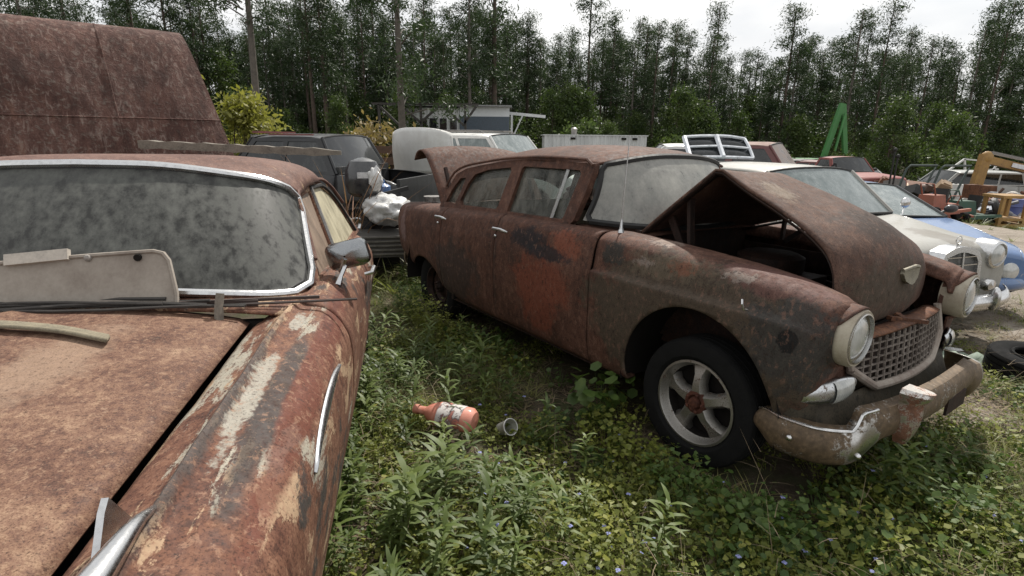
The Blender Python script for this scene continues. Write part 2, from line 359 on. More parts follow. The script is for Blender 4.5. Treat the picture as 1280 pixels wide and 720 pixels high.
# ------------------------------------------------------------ the rusted sedan with the buckled hood (x forward, y left; its right side faces the camera)
OLIVE = (.066, .053, .037); OLIVE2 = (.115, .090, .062); DRED = (.17, .050, .028); PALE = (.21, .17, .145)
BODY = rust('sedan body rust', [(.026, .014, .010), (.062, .029, .020), (.098, .046, .031), (.165, .092, .066)], scale=1.5, streak=.8, bump=.3,
    spots=[((-.05, -.9, .66), (.80, .35, .46), OLIVE, .35, (.75, 1.0), 4), ((.45, -.86, .78), (.28, .3, .26), (.045, .042, .038), .7, (.5, .95), 9),
           ((-.25, -.82, .98), (.34, .22, .10), OLIVE2, .7, (.4, .95), 8), ((.35, -.80, 1.03), (.36, .22, .10), (.115, .055, .045), .4, (.5, 1.0), 9),
           ((-1.22, -.9, .62), (.36, .3, .34), DRED, .6, (.45, 1.0), 5), ((-1.02, -.9, .98), (.20, .3, .12), (.19, .060, .034), .7, (.5, 1.0), 9),
           ((-1.43, -.9, .965), (.25, .3, .095), (.012, .013, .017), .5, (.5, 1.0), 9), ((-1.18, -.9, .895), (.30, .3, .065), (.013, .014, .018), .5, (.5, 1.0), 9),
           ((.47, -.9, .795), (.050, .2, .062), (.006, .006, .007), .22, (.75, .95), 22), ((-.62, -.9, .99), (.10, .2, .09), (.030, .032, .028), .5, (.6, 1.0), 10),
           ((-.13, -.84, 1.0), (.10, .2, .05), (.17, .072, .042), .9, (.3, 1.1), 20), ((-.38, -.88, .985), (.085, .2, .03), PALE, 1.0, (.4, 1.0), 26),
           ((.18, -.84, 1.01), (.12, .2, .025), PALE, 1.0, (.4, 1.0), 26), ((-.36, -.72, 1.09), (.13, .1, .05), (.26, .20, .165), 1.0, (.4, 1.0), 22),
           ((-3.45, -.85, .80), (.09, .3, .30), (.20, .13, .12), .7, (.3, .95), 7), ((-2.4, -.9, .55), (.45, .3, .35), (.045, .032, .027), .5, (.6, 1.0), 4)])
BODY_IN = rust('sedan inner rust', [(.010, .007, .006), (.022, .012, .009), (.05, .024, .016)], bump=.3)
HOODM = rust('sedan hood rust', [(.032, .018, .013), (.066, .036, .026), (.095, .052, .037), (.15, .092, .068)], scale=1.5, streak=.8, bump=.3,
    spots=[((.42, 0, 1.25), (.22, .45, .16), (.040, .027, .021), .6, (.4, 1.0), 6), ((.06, -.38, 1.42), (.13, .12, .2), (.20, .155, .115), .7, (.4, 1.0), 12), ((.5, -.1, .95), (.2, .5, .22), (.075, .058, .042), .6, (.4, 1.0), 8)])
CH = thing('rusted_sedan', 'dark rust-brown four-door sedan from the fifties with its hood buckled up', 'car', (1.636, 3.129, -.012), -54.2, rx=-1.5)

def ring(cw, cz, r, a0, a1, n): return [(cw + r * math.cos(R(a0 + (a1 - a0) * i / (n - 1))), cz + r * math.sin(R(a0 + (a1 - a0) * i / (n - 1)))) for i in range(n)]
FST = [
 (-.76, [(.79,.27),(.86,.27),(.90,.40),(.915,.58),(.918,.76),(.918,.862),(.892,.882),(.878,.98),(.86,1.05),(.80,1.09),(.72,1.10),(.61,1.09),(.59,1.0)]),
 (-.40, [(.79,.27),(.86,.27),(.90,.40),(.918,.58),(.922,.76),(.924,.864),(.893,.884),(.878,.975),(.857,1.04),(.79,1.082),(.71,1.09),(.61,1.08),(.59,1.0)]),
 (0, [(.80,.30),(.87,.30),(.905,.42),(.925,.58),(.928,.76),(.930,.868),(.896,.889),(.878,.965),(.855,1.02),(.79,1.06),(.70,1.068),(.61,1.058),(.59,.98)]),
 (.38, [(.80,.40),(.86,.40),(.895,.49),(.915,.62),(.918,.77),(.922,.868),(.888,.889),(.868,.945),(.845,.99),(.785,1.025),(.70,1.032),(.61,1.02),(.585,.95)]),
 (.535, [(.76,.47),(.83,.47),(.865,.54),(.885,.65),(.892,.77),(.889,.85),(.878,.87),(.860,.92),(.832,.96),(.78,.992),(.70,1.0),(.61,.985),(.575,.92)]),
 (.575, [(.72,.52),(.78,.53),(.82,.58),(.85,.66),(.868,.76),(.87,.83),(.868,.855),(.852,.91),(.826,.95),(.775,.98),(.70,.99),(.61,.972),(.575,.91)]),
 (.60, ring(.70, .83, .150, -110, 170, 13)),
 (.628, ring(.70, .832, .139, -110, 170, 13))]
FL = Loft(FST)
DST = [
 (-3.72, [(.60,.48),(.66,.47),(.72,.52),(.76,.62),(.78,.74),(.785,.82),(.78,.87),(.765,.92),(.74,.955),(.70,.975),(.64,.985),(.56,.985),(.54,.93)]),
 (-3.62, [(.70,.46),(.76,.46),(.82,.52),(.85,.62),(.865,.74),(.868,.82),(.862,.87),(.845,.93),(.815,.97),(.77,.99),(.70,1.0),(.60,1.0),(.58,.94)]),
 (-3.30, [(.76,.42),(.83,.42),(.87,.50),(.895,.62),(.902,.74),(.902,.82),(.895,.88),(.875,.95),(.845,.99),(.80,1.01),(.72,1.02),(.62,1.02),(.60,.95)]),
 (-2.75, [(.78,.34),(.85,.34),(.89,.45),(.912,.58),(.916,.74),(.912,.84),(.900,.90),(.885,.97),(.86,1.01),(.82,1.035),(.76,1.05),(.70,1.055),(.68,1.0)]),
 (-2.35, [(.78,.28),(.86,.28),(.90,.40),(.916,.58),(.918,.76),(.914,.86),(.902,.92),(.887,.985),(.865,1.03),(.83,1.05),(.79,1.06),(.76,1.065),(.74,1.0)]),
 (-1.80, [(.78,.27),(.86,.27),(.90,.40),(.917,.58),(.92,.76),(.916,.86),(.904,.93),(.888,1.0),(.868,1.05),(.835,1.075),(.80,1.085),(.765,1.085),(.745,1.02)]),
 (-.76, [(.79,.27),(.86,.27),(.90,.40),(.915,.58),(.918,.76),(.912,.855),(.903,.90),(.888,1.0),(.868,1.06),(.835,1.09),(.80,1.10),(.765,1.10),(.745,1.03)])]
DL = Loft(DST)
for sd_ in (-1, 1):
    k = 1
    wob = lambda P: P
    f_ = FL.panel('front_fender', -.76, .628, 0, 12, sd_, BODY, CH, .022, 4, [(.0, .35, .45, .47)], .012, dent=.0022)
    DL.panel('front_door', -1.80, -.76, 1, 12, sd_, BODY, CH, .035, 4, dent=.004)
    DL.panel('rear_door', -2.66, -1.80, 1, 12, sd_, BODY, CH, .03, 4, [(-3.03, .22, .36, .33)], dent=.004)
    DL.panel('rear_fender', -3.72, -2.66, 1, 12, sd_, BODY, CH, .025, 4, [(-3.03, .22, .36, .33)], dent=.004)
    # door sills behind the doors and an added dark liner whose colour stands for shade in the gaps
    m = MB(); ln = DL.pts(np.linspace(-3.6, -.6, 30), np.linspace(3.2, 11.5, 10), sd_); ln[..., 1] *= .955; ln[..., 2] -= .01; m.grid(ln); m.build('dark_gap_liner', BODY_IN, CH, fix=False)
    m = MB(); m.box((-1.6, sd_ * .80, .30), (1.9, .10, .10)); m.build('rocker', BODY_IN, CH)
    for u0, wd in ((.0, .47), (-2.92, .46)):     # wheel wells
        A = [R(-10 + 200 * i / 20) for i in range(21)]
        P = np.array([[(u0 + (wd + .01) * math.cos(a), sd_ * y, .35 + (wd + .01) * math.sin(a)) for y in (.885, .52)] for a in A])
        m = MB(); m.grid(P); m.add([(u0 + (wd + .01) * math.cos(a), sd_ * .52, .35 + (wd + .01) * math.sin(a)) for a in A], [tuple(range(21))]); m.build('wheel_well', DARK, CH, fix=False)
    # handles
    for (u, z) in ((-1.70, .985), (-2.60, .97)):
        h = MB(); y = sd_ * .915; h.tube([(u - .075, y - sd_ * .02, z), (u - .07, y + sd_ * .03, z + .004), (u + .03, y + sd_ * .032, z + .008), (u + .07, y + sd_ * .028, z + .002), (u + .085, y + sd_ * .012, z - .004)], [.007, .012, .012, .011, .006], 8)
        h.ball((u - .085, y, z - .055), (.012, .010, .012)); h.build('door_handle', CHROME_W, CH)
    # side crease highlight moulding clips: small bent hook on the near fender
    if sd_ < 0:
        h = MB(); h.tube([(.28, -.925, .89), (.285, -.965, .90), (.28, -.975, .925), (.265, -.955, .94)], .005, 6); h.build('bent_clip', CHROME_W, CH)

# wheels ---------------------------------------------------------
def tyre_mb(r, w, rim, groove=True):
    pr = [(-w*.36, rim), (-w*.5, rim + (r-rim)*.25), (-w*.52, rim + (r-rim)*.6), (-w*.46, r*.965), (-w*.38, r*.995)]
    if groove:
        for i in range(4):
            x = -w*.30 + i*w*.2; pr += [(x - w*.05, r), (x - w*.025, r), (x - w*.02, r*.975), (x + w*.02, r*.975), (x + w*.025, r)]
    pr += [(w*.38, r*.995), (w*.46, r*.965), (w*.52, rim + (r-rim)*.6), (w*.5, rim + (r-rim)*.25), (w*.36, rim)]
    return MB().lathe(pr, 44)
def wheel(parent, u, y, z, r, w, rim, side, rim_mat, hub_mat, spokes=5, steel=False, ox=0):
    RZ = Matrix.Rotation(R(90), 4, 'Z') if side > 0 else Matrix.Rotation(R(-90), 4, 'Z')
    T = Matrix.Translation((u, y, z)) @ RZ       # local +x of the wheel points outwards
    root = tyre_mb(r, w, rim).build('wheel', RUBBER, parent); root.matrix_local = T
    b = MB(); b.lathe([(-w*.38, rim*1.02), (w*.40, rim*1.03), (w*.44, rim*1.04), (w*.45, rim*.985), (w*.38, rim*.95), (w*.24, rim*.91), (w*.20, rim*.88)], 40)
    if steel: b.lathe([(w*.05, rim*.9), (w*.12, rim*.8), (w*.02, rim*.6), (w*.16, rim*.42), (w*.16, 0.001)], 32)
    rm = b.build('rim', rim_mat, root)
    if not steel:
        s = MB()
        for i in range(spokes):
            a0 = 2 * math.pi * (i + .3) / spokes; V = []
            for (rad, hw, x) in ((rim*.20, .046, w*.34), (rim*.45, .034, w*.35), (rim*.68, .036, w*.27), (rim*.90, .072, w*.16)):
                for sgn, dx in ((-1, -.022), (-.55, 0.006), (.55, .006), (1, -.022)):
                    ca, sa = math.cos(a0), math.sin(a0); tx = sgn * hw
                    V.append((x + dx, rad*ca - tx*sa, rad*sa + tx*ca))
            F = []
            for q in range(3):
                for j in range(3): F.append((q*4+j, q*4+j+1, (q+1)*4+j+1, (q+1)*4+j))
            n0 = len(V); V += [(vx - .03, vy, vz) for vx, vy, vz in V]
            for q in range(3): F += [(q*4, (q+1)*4, (q+1)*4+n0, q*4+n0), (q*4+3, q*4+3+n0, (q+1)*4+3+n0, (q+1)*4+3)]
            s.add(V, F)
        s.build('spoke_wheel_face', rim_mat, root, sharp=50)
        d = MB(); d.lathe([(w*.22, rim*.90), (-w*.1, rim*.85), (-w*.1, .001)], 24); d.build('dark_rim_barrel', DARK, root)  # dark barrel behind the spokes; shade in the openings is its colour
    h = MB(); h.lathe([(w*.25, rim*.30), (w*.38, rim*.27), (w*.40, rim*.20), (w*.34, rim*.15), (w*.46, rim*.12), (w*.48, .001)], 20)
    for i in range(5):
        a = 2 * math.pi * i / 5; h.ball((w*.41, rim*.215*math.cos(a), rim*.215*math.sin(a)), .011, 6, 4)
    h.build('hub', hub_mat, root)
    return root
ALLOY = chrome('dull slotted alloy', (.36, .345, .32), .42, (.09, .06, .04), .54, 2.5)
HUBR = rust('hub rust', [(.03, .012, .008), (.075, .026, .016), (.13, .05, .03)], 3)
for sd_ in (-1, 1):
    wheel(CH, .02, sd_ * .775, .305, .345, .20, .222, sd_, ALLOY, HUBR)
    wheel(CH, -2.92, sd_ * .72, .27, .335, .19, .195, sd_, BODY_IN, BODY_IN, steel=True)  # rear rims and hubs near black; the arch shade is in their colour

# front end ------------------------------------------------------
HLR = paint('cream headlight bezel', (.40, .36, .28), (.14, .09, .06), .8, .5, .1, 4)
for sd_ in (-1, 1):
    M_ = Matrix.Translation((.585, sd_ * .70, .832))
    b = MB(); b.lathe([(-.03, .128), (.03, .131), (.075, .130), (.088, .122), (.086, .112), (.060, .106)], 36, M_)
    hr = b.build('headlight', HLR, CH)
    P = np.array([[(.60 + (.070 * (math.sin(math.pi * (a - 20) / 140)) ** .6) * t, sd_ * (.70 + (.141 - .006 * t) * math.cos(R(a))), .834 + (.141 - .006 * t) * math.sin(R(a))) for t in np.linspace(0, 1, 5)] for a in np.linspace(20, 160, 25)]); m = MB(); m.grid(P); m.build('headlight_brow', BODY, CH, thick=.008)
    b = MB(); b.lathe([(.058, .108), (.075, .095), (.088, .07), (.095, .035), (.097, .0005)], 32, M_); b.build('lens', LENS, hr)
    b = MB(); b.lathe([(.078, .112), (.092, .112), (.094, .106), (.078, .104)], 36, M_); b.build('trim_ring', CHROME, hr)
    m = MB(); m.plate([(.52, .49), (.80, .49), (.845, .62), (.85, .75), (.84, .90), (.78, .955), (.64, .95), (.585, .90), (.56, .78), (.54, .62)], [], lambda a, b, t: (.582 - t - .25 * max(0, a - .72), sd_ * a, b), .02); m.build('headlight_panel', BODY, CH)
    # parking lamp: a pointed oval wrapped round the corner
    P = []
    for i in range(13):
        a = i / 12; v = .565 + .285 * a; u = .628 - .015 * a - .075 * a * a; hh = .058 * math.sin(math.pi * (.08 + .84 * a)) ** .6
        P.append([(u + .035 * math.sin(math.pi * j / 8) * (.4 + .6 * math.sin(math.pi * a)), sd_ * v, (.585 - .035 * a) + hh * -math.cos(math.pi * j / 8)) for j in range(9)])
    m = MB(); m.grid(np.array(P)); pl = m.build('parking_lamp', CHROME_W, CH, thick=.01)
    P2 = np.array(P)[2:8, 1:8]; P2[..., 0] += .008; m = MB(); m.grid(P2); m.build('lens', LENS, pl, fix=False)
VAL = rust('olive valance', [(.020, .017, .013), (.042, .036, .026), (.062, .052, .037), (.085, .066, .045)], bump=.2, streak=.3)
vs_ = np.linspace(-.84, .84, 41)
def front_u(v): return .66 - .02 * (abs(v) / .6) ** 2 - .22 * max(0, abs(v) - .62) ** 1.2
P = np.array([[(front_u(v) - .03 + .07 * t - .25 * max(0, abs(v) - .66), -v, .525 - .17 * t - .02 * (abs(v) / .8) ** 2) for t in np.linspace(0, 1, 7)] for v in vs_]); m = MB(); m.grid(P); m.build('front_pan', VAL, CH, thick=.01)
# side skirts of the pan that run back under the fenders
for sd_ in (-1, 1):
    P = np.array([[(u, sd_ * (.868 - .02 * t - .10 * sstep(.5, .62, u)), .545 - .17 * t) for t in np.linspace(0, 1, 6)] for u in np.linspace(.42, .585, 10)]); m = MB(); m.grid(P); m.build('corner_pan', VAL, CH, thick=.008)
# grille: oval frame with an egg-crate of thin bars
GR = thing('grille', None, None); GR.parent = CH
GRM = rust('grille rust', [(.06, .045, .038), (.14, .115, .098), (.22, .19, .165), (.31, .27, .24)], 3, streak=.2)
GFM = paint('pale grille surround', (.30, .26, .22), (.10, .05, .035), .9, .6, 0, 3)
def gu(v, z): return .655 - .055 * (v / .55) ** 2 - .10 * (z - .53)
def gtop(v): return .765 - .02 * (abs(v) / .55) ** 2
def gbot(v): return .525 + .02 * (abs(v) / .5) ** 2 + .10 * max(0, abs(v) - .36) / .2
for i in range(18):
    v = -.51 + 1.02 * i / 17; m = MB(); z0, z1 = gbot(v), gtop(v)
    m.bar((gu(v, z0) + .004, -v, z0), (gu(v, z1) + .004, -v, z1), .007, .010, (1, 0, 0)); m.build('grille_bar', GRM, GR)
for i in range(1, 7):
    z = .525 + .24 * i / 7; hw = .52 if z > .60 else .36 + 2 * (z - .52)
    pts = [(gu(v, z), -v, z) for v in np.linspace(-hw, hw, 15)]
    P = np.array([[(p[0] + a, p[1], p[2] + b) for a, b in ((.007, -.0028), (.007, .0028), (-.004, .0028), (-.004, -.0028), (.007, -.0028))] for p in pts]); m = MB(); m.grid(P); m.build('grille_slat', GRM, GR)
vv = np.linspace(-.55, .55, 41)
fr = MB(); fr.tube([(gu(v, gbot(v)) + .012, -v, gbot(v) - .012) for v in vv], .021, 10)
for s_ in (-1, 1): fr.tube([(gu(.55, .6) + .01, -s_ * .55, gbot(.55) - .012), (gu(.55, .7), -s_ * .562, .70), (gu(.55, .77) - .01, -s_ * .55, .785)], .019, 8)
fr.build('grille_surround', GFM, GR)
tb = MB(); P = np.array([[(gu(v, .77) - t * .09 + .01, -v, gtop(v) + .012 + .012 * math.sin(math.pi * t)) for t in np.linspace(0, 1, 5)] for v in vv]); tb.grid(P); tb.build('grille_header', RUSTY, GR, thick=.012)
bk = MB(); bk.grid(np.array([[(gu(v, z) - .16, -v, z) for z in (.44, .60, .77)] for v in np.linspace(-.56, .56, 9)])); bk.build('radiator', DARK, GR, fix=False)  # near-black backing; shade behind the grille bars is in the colour
lb = MB(); lb.bar((.56, -.10, .80), (.66, .10, .775), .03, .02); lb.bar((.50, .0, .83), (.61, .0, .785), .04, .012); lb.build('hood_latch', RUSTY, CH)
# bumper ----------------------------------------------------------
BUMP = chrome('rust-stained bumper', (.52, .51, .49), .22, (.108, .074, .044), .38, 1.6, keep=[((.76, -.70, .37), (.12, .12, .12), .7), ((.76, .81, .40), (.20, .09, .20), .3)], spots=[((.8, .56, .42), (.12, .14, .2), .3)])
bp = [(.36, .845), (.48, .88), (.60, .862), (.68, .81), (.735, .73), (.765, .62), (.79, .48), (.81, .25), (.818, 0)]
pth = np.array(bp + [(.812, -.25), (.80, -.46), (.792, -.60), (.785, -.70), (.772, -.79), (.735, -.86), (.66, -.90), (.56, -.91)]); s_ = np.concatenate([[0], np.cumsum(np.linalg.norm(np.diff(pth, axis=0), axis=1))])
pt = pchip(np.linspace(0, s_[-1], 121), s_, pth); P = []; tg_ = np.gradient(pt, axis=0); nr_ = np.stack([-tg_[:, 1], tg_[:, 0]], 1); nr_ /= np.linalg.norm(nr_, axis=1)[:, None]
for (u, v), n_ in zip(pt, nr_):
    av = abs(v); c = float(sstep(.735, .70, av)) if u > .55 else 0.; c2 = float(sstep(.72, .54, av)) if u > .55 else 0.
    if v < -.5: c = float(sstep(-.90, -.55, v)) * .6; c2 = float(sstep(-.66, -.50, v))
    zt = .445 * (1 - c) + .53 * c; zb = .262 * (1 - c2) + .352 * c2
    if u < .5: q = (u - .36) / .14; zb += .05 * (1 - min(1, q * 1.6)); zt -= .02 * (1 - min(1, q * 2)) ** 2
    row = []
    for j in range(15):
        t = j / 14; z = zb + (zt - zb) * t; bul = .042 * math.sin(math.pi * min(1, max(0, t))) ** .7 - .02
        if t > .93: bul = -.045 * ((t - .93) / .07)
        row.append((u + n_[0] * bul, -(v + n_[1] * bul), z))
    P.append(row)
m = MB(); m.grid(np.array(P)); bo = m.build('front_bumper', BUMP, CH, thick=.006)
m = MB(); tp = [P[i][13] for i in range(0, 31)]; m.tube([(a, b, c + .003) for a, b, c in tp], .0075, 8); m.build('chrome_lip', CHROME, bo)
for sd_ in (-1, 1):
    if sd_ > 0: continue
    G_ = []
    for j in range(15):
        t = j / 14; z = .335 + .265 * t; du = .055 * math.sin(math.pi * (.10 + .72 * t)) + (.055 * sstep(.72, 1.0, t)); wd = .034 + .010 * math.sin(math.pi * t) + .022 * float(sstep(.72, .93, t))
        if t > .95: wd *= .75
        wd *= .6 + .4 * float(sstep(0, .18, t))
        G_.append([(.79 + (du + .03) * max(0, math.sin(math.pi * k / 10)) ** .7, sd_ * .44 + wd * math.cos(math.pi * k / 10), z) for k in range(11)])
    m = MB(); m.grid(np.array(G_)); m.add([G_[-1][k] for k in range(11)], [tuple(range(11))]); m.add([G_[0][k] for k in range(11)], [tuple(range(11))])
    m.build('bumper_guard', chrome('guard chrome', (.55, .53, .50), .25, (.16, .075, .045), .45, 3), bo, fix=False)
for sd_ in (-1, 1):
    for (u, v, z) in ((.545, .905, .37), (.757, .722, .325)):
        m = MB(); m.ball((u, sd_ * v, z), .015, 10, 6); m.build('bumper_bolt', CHROME, bo)
m = MB(); m.box((.835, .17, .385), (.012, .26, .085)); m.build('plate_bracket', BODY_IN, bo)

# engine bay -----------------------------------------------------------
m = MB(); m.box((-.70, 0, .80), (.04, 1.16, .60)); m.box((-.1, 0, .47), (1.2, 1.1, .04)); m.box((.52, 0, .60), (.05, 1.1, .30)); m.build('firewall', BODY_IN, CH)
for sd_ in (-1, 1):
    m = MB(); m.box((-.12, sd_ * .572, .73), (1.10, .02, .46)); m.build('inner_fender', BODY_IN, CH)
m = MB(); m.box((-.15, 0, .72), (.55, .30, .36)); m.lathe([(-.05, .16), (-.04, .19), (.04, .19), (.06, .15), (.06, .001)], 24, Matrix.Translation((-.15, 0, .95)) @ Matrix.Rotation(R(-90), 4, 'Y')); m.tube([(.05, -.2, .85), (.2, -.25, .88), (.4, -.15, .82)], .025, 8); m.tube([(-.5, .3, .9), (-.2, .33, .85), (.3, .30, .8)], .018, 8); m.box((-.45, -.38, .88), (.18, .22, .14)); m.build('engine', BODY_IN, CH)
# cowl
P = np.array([[(-.60 - t * .30 - .22 * (abs(y) / .72) ** 2.4 * t, y, 1.075 + .02 * t + .015 * (1 - (y / .72) ** 2)) for t in np.linspace(0, 1, 6)] for y in np.linspace(-.72, .72, 25)]); m = MB(); m.grid(P); m.build('cowl', BODY, CH, thick=.01)
m = MB(); m.tube([(-.66, -.35, 1.12), (-.72, -.1, 1.125), (-.73, .15, 1.13)], .009, 6); m.tube([(-.65, .1, 1.12), (-.71, .3, 1.125), (-.74, .5, 1.13)], .008, 6); m.build('wiper', BLACK, CH)
# buckled hood ------------------------------------------------------------
prof_c = [(-.70, 1.085), (-.20, 1.475), (-.17, 1.475), (.02, 1.41), (.24, 1.325), (.42, 1.245), (.52, 1.155), (.565, 1.05), (.572, .93), (.555, .80), (.515, .775)]
prof_e = [(-.70, 1.075), (-.215, 1.50), (-.17, 1.50), (.0, 1.405), (.20, 1.30), (.34, 1.225), (.425, 1.15), (.465, 1.05), (.475, .95), (.47, .82), (.44, .80)]
def resamp(p, n):
    a = np.array(p); head = np.linspace(0, 1, 10)[:, None] * (a[1] - a[0]) + a[0]; return np.concatenate([head, curve(a[2:], n)])
prof_f = [(-.70, 1.075), (-.215, 1.21), (-.17, 1.21), (.0, 1.175), (.20, 1.14), (.34, 1.10), (.425, 1.06), (.465, 1.0), (.475, .93), (.47, .82), (.44, .80)]
pc, pe, pf_ = resamp(prof_c, 40), resamp(prof_e, 40), resamp(prof_f, 40); HP = []
for y in np.linspace(-1, 1, 33):
    k = abs(y) ** (2.2 if y < 0 else 1.7); row = pc * (1 - k) + (pe if y < 0 else pf_) * k; rib = .006 * math.exp(-(y / .10) ** 2)
    HP.append([(q[0] + .004 * math.sin(9 * y + i * .4), y * (.575 - .015 * (i > 9) * (i - 9) / 40), q[1] + (rib if 10 < i < 36 else 0) + .004 * math.sin(5 * y + i * .3)) for i, q in enumerate(row)])
HP = np.array(HP); m = MB(); m.grid(HP); hd = m.build('hood', HOODM, CH, thick=.014, sharp=28)
for edge, nm in ((0, 'hood_edge_flange'), (-1, 'hood_edge_flange')):
    e = HP[edge]; yy = 1 if edge == 0 else -1
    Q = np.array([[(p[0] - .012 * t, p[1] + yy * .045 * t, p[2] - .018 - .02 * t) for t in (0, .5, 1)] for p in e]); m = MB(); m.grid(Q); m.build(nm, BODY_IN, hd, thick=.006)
for a, b in (((-.36, -.50, 1.02), (-.40, -.50, 1.33)), ((-.45, -.46, 1.02), (-.55, -.47, 1.20))): m = MB(); m.bar(a, b, .022, .045); m.build('hood_hinge', BODY_IN, CH)
for a, b in (((-.36, .50, 1.02), (-.36, .50, 1.16)), ((-.30, .42, 1.02), (-.14, .47, 1.17)), ((.02, .46, 1.0), (.22, .45, 1.10))): m = MB(); m.bar(a, b, .02, .03); m.build('hood_hinge', BODY_IN, CH)
m = MB(); m.box((.10, .10, 1.24), (.35, .05, .03), Matrix.Rotation(R(20), 4, 'Y')); m.box((-.02, .30, 1.16), (.16, .14, .05), Matrix.Rotation(R(35), 4, 'Y')); m.build('hood_brace', BODY_IN, hd)
# hood emblem: a V-shield bar in cast metal
EM = MB(); sh = [(-.095, .035), (-.03, .045), (.03, .045), (.095, .035), (.10, .015), (.075, -.02), (.03, -.04), (0, -.046), (-.03, -.04), (-.075, -.02), (-.10, .015)]
EM.plate(sh, [], lambda a, b, t: (.567 + t + .012 * (1 - (a / .1) ** 2), a, 1.015 + b), .018); EM.tube([(.578, -.10, 1.048), (.594, 0, 1.064), (.578, .10, 1.048)], .009, 6); EM.build('hood_emblem', simple('tarnished cast metal', (.24, .22, .17), .55, .5, .5, 40, .5), hd)

# greenhouse ----------------------------------------------------------
def side_y(z): return .795 - .125 * (z - 1.06) / .45
belt = [(-2.86, 1.04), (-2.3, 1.05), (-1.8, 1.07), (-1.13, 1.08)]
out = belt + [(-1.085, 1.12), (-1.04, 1.30), (-1.02, 1.44), (-1.03, 1.49), (-1.45, 1.495), (-1.88, 1.478), (-2.3, 1.43), (-2.56, 1.385), (-2.70, 1.33), (-2.79, 1.20)]
win_f = [(-1.83, 1.10), (-1.20, 1.115), (-1.185, 1.14), (-1.125, 1.42), (-1.145, 1.442), (-1.75, 1.44), (-1.775, 1.42)]
win_r = [(-2.50, 1.085), (-1.985, 1.10), (-1.965, 1.12), (-1.90, 1.40), (-1.92, 1.425), (-2.22, 1.392), (-2.40, 1.345), (-2.47, 1.27), (-2.535, 1.12)]
win_q = [(-2.77, 1.085), (-2.605, 1.085), (-2.56, 1.19), (-2.53, 1.31), (-2.62, 1.30), (-2.71, 1.20)]
CG = dirty_glass('hazy sedan glass', (.30, .29, .25), (.05, .05, .045), .40, .72, 1.3, .88, .1, .25)
WG = dirty_glass('milky sedan windshield', (.34, .335, .30), (.16, .16, .15), .36, .62, .8, .30, .1, .2)
for sd_ in (-1, 1):
    m = MB(); m.plate(out, [win_f, win_r, win_q], lambda a, b, t: (a, sd_ * (side_y(b) - t), b), .05); m.build('window_frame', BODY, CH, sharp=30)
    for wn in (win_f, win_r, win_q):
        m = MB(); m.plate(wn, [], lambda a, b, t: (a, sd_ * (side_y(b) - .028 - t), b), .004); m.build('side_window', CG, CH)
    m = MB(); m.bar((-1.32, sd_ * (side_y(1.11) - .012), 1.11), (-1.275, sd_ * (side_y(1.44) - .012), 1.44), .014, .02); m.build('vent_divider', CHROME_W, CH)
    m = MB(); m.tube([(u, sd_ * (side_y(z) + .014), z + .008) for u, z in curve([(-1.02, 1.47), (-1.05, 1.50), (-1.45, 1.508), (-1.88, 1.49), (-2.3, 1.442), (-2.57, 1.397), (-2.72, 1.335), (-2.80, 1.21)], 24)], .011, 6); m.build('drip_rail', BODY, CH)
wb = curve([(-.62, 0), (-.63, .25), (-.69, .48), (-.82, .63), (-.95, .695), (-1.055, .72)], 17); wt = curve([(-.90, 0), (-.905, .25), (-.93, .45), (-.97, .55), (-1.01, .60), (-1.035, .62)], 17)
wb = np.concatenate([(wb * [1, -1])[:0:-1], wb]); wt = np.concatenate([(wt * [1, -1])[:0:-1], wt])
WP = np.array([[(b[0] + (t[0] - b[0]) * s + .03 * math.sin(math.pi * s), b[1] + (t[1] - b[1]) * s, (1.095 + .03 * abs(b[1]) / .72) * (1 - s) + (1.548 - .07 * (abs(t[1]) / .62) ** 2.5) * s) for s in np.linspace(0, 1, 11)] for b, t in zip(wb, wt)])
m = MB(); m.grid(WP); m.build('windshield', WG, CH, fix=False)
rim_ = [WP[i][0] for i in range(1, 32)] + [WP[32][j] * .6 + WP[31][j] * .4 for j in range(1, 10)] + [WP[i][10] for i in range(31, 0, -1)] + [WP[0][j] * .6 + WP[1][j] * .4 for j in range(9, 0, -1)]
rim_.append(rim_[0]); m = MB(); m.tube([tuple(p) for p in rim_], .020, 6, False); m.build('windshield_gasket', BLACK, CH)
# roof
us = np.concatenate([np.linspace(-.90, -1.05, 6), np.linspace(-1.1, -2.86, 34)]); ROOF = []
for i, u in enumerate(us):
    hw = float(np.interp(u, [-2.86, -2.65, -2.2, -1.5, -1.05, -.9], [.60, .64, .675, .685, .655, .625])); zc = float(pchip([u], [-2.86, -2.7, -2.4, -1.9, -1.5, -1.1, -.9], [1.30, 1.43, 1.535, 1.60, 1.615, 1.595, 1.555])[0])
    ze = float(pchip([u], [-2.86, -2.7, -2.4, -1.9, -1.45, -1.05, -.9], [1.18, 1.325, 1.40, 1.475, 1.497, 1.487, 1.487])[0])
    row = []
    for y in np.linspace(-1, 1, 29):
        du = -.14 * abs(y) ** 2.2 * float(sstep(-1.25, -.9, u)); row.append((u + du, y * hw, ze + (zc - ze) * (1 - abs(y) ** 2.7) ** .9))
    ROOF.append(row)
m = MB(); m.grid(np.array(ROOF), flip=True); m.build('roof', BODY, CH, thick=.012)
RB = np.array([[(-2.68 - .24 * s, y * (.56 + .04 * s), 1.38 - .31 * s) for s in np.linspace(0, 1, 5)] for y in np.linspace(-1, 1, 9)]); m = MB(); m.grid(RB); m.build('rear_window', CG, CH, fix=False)
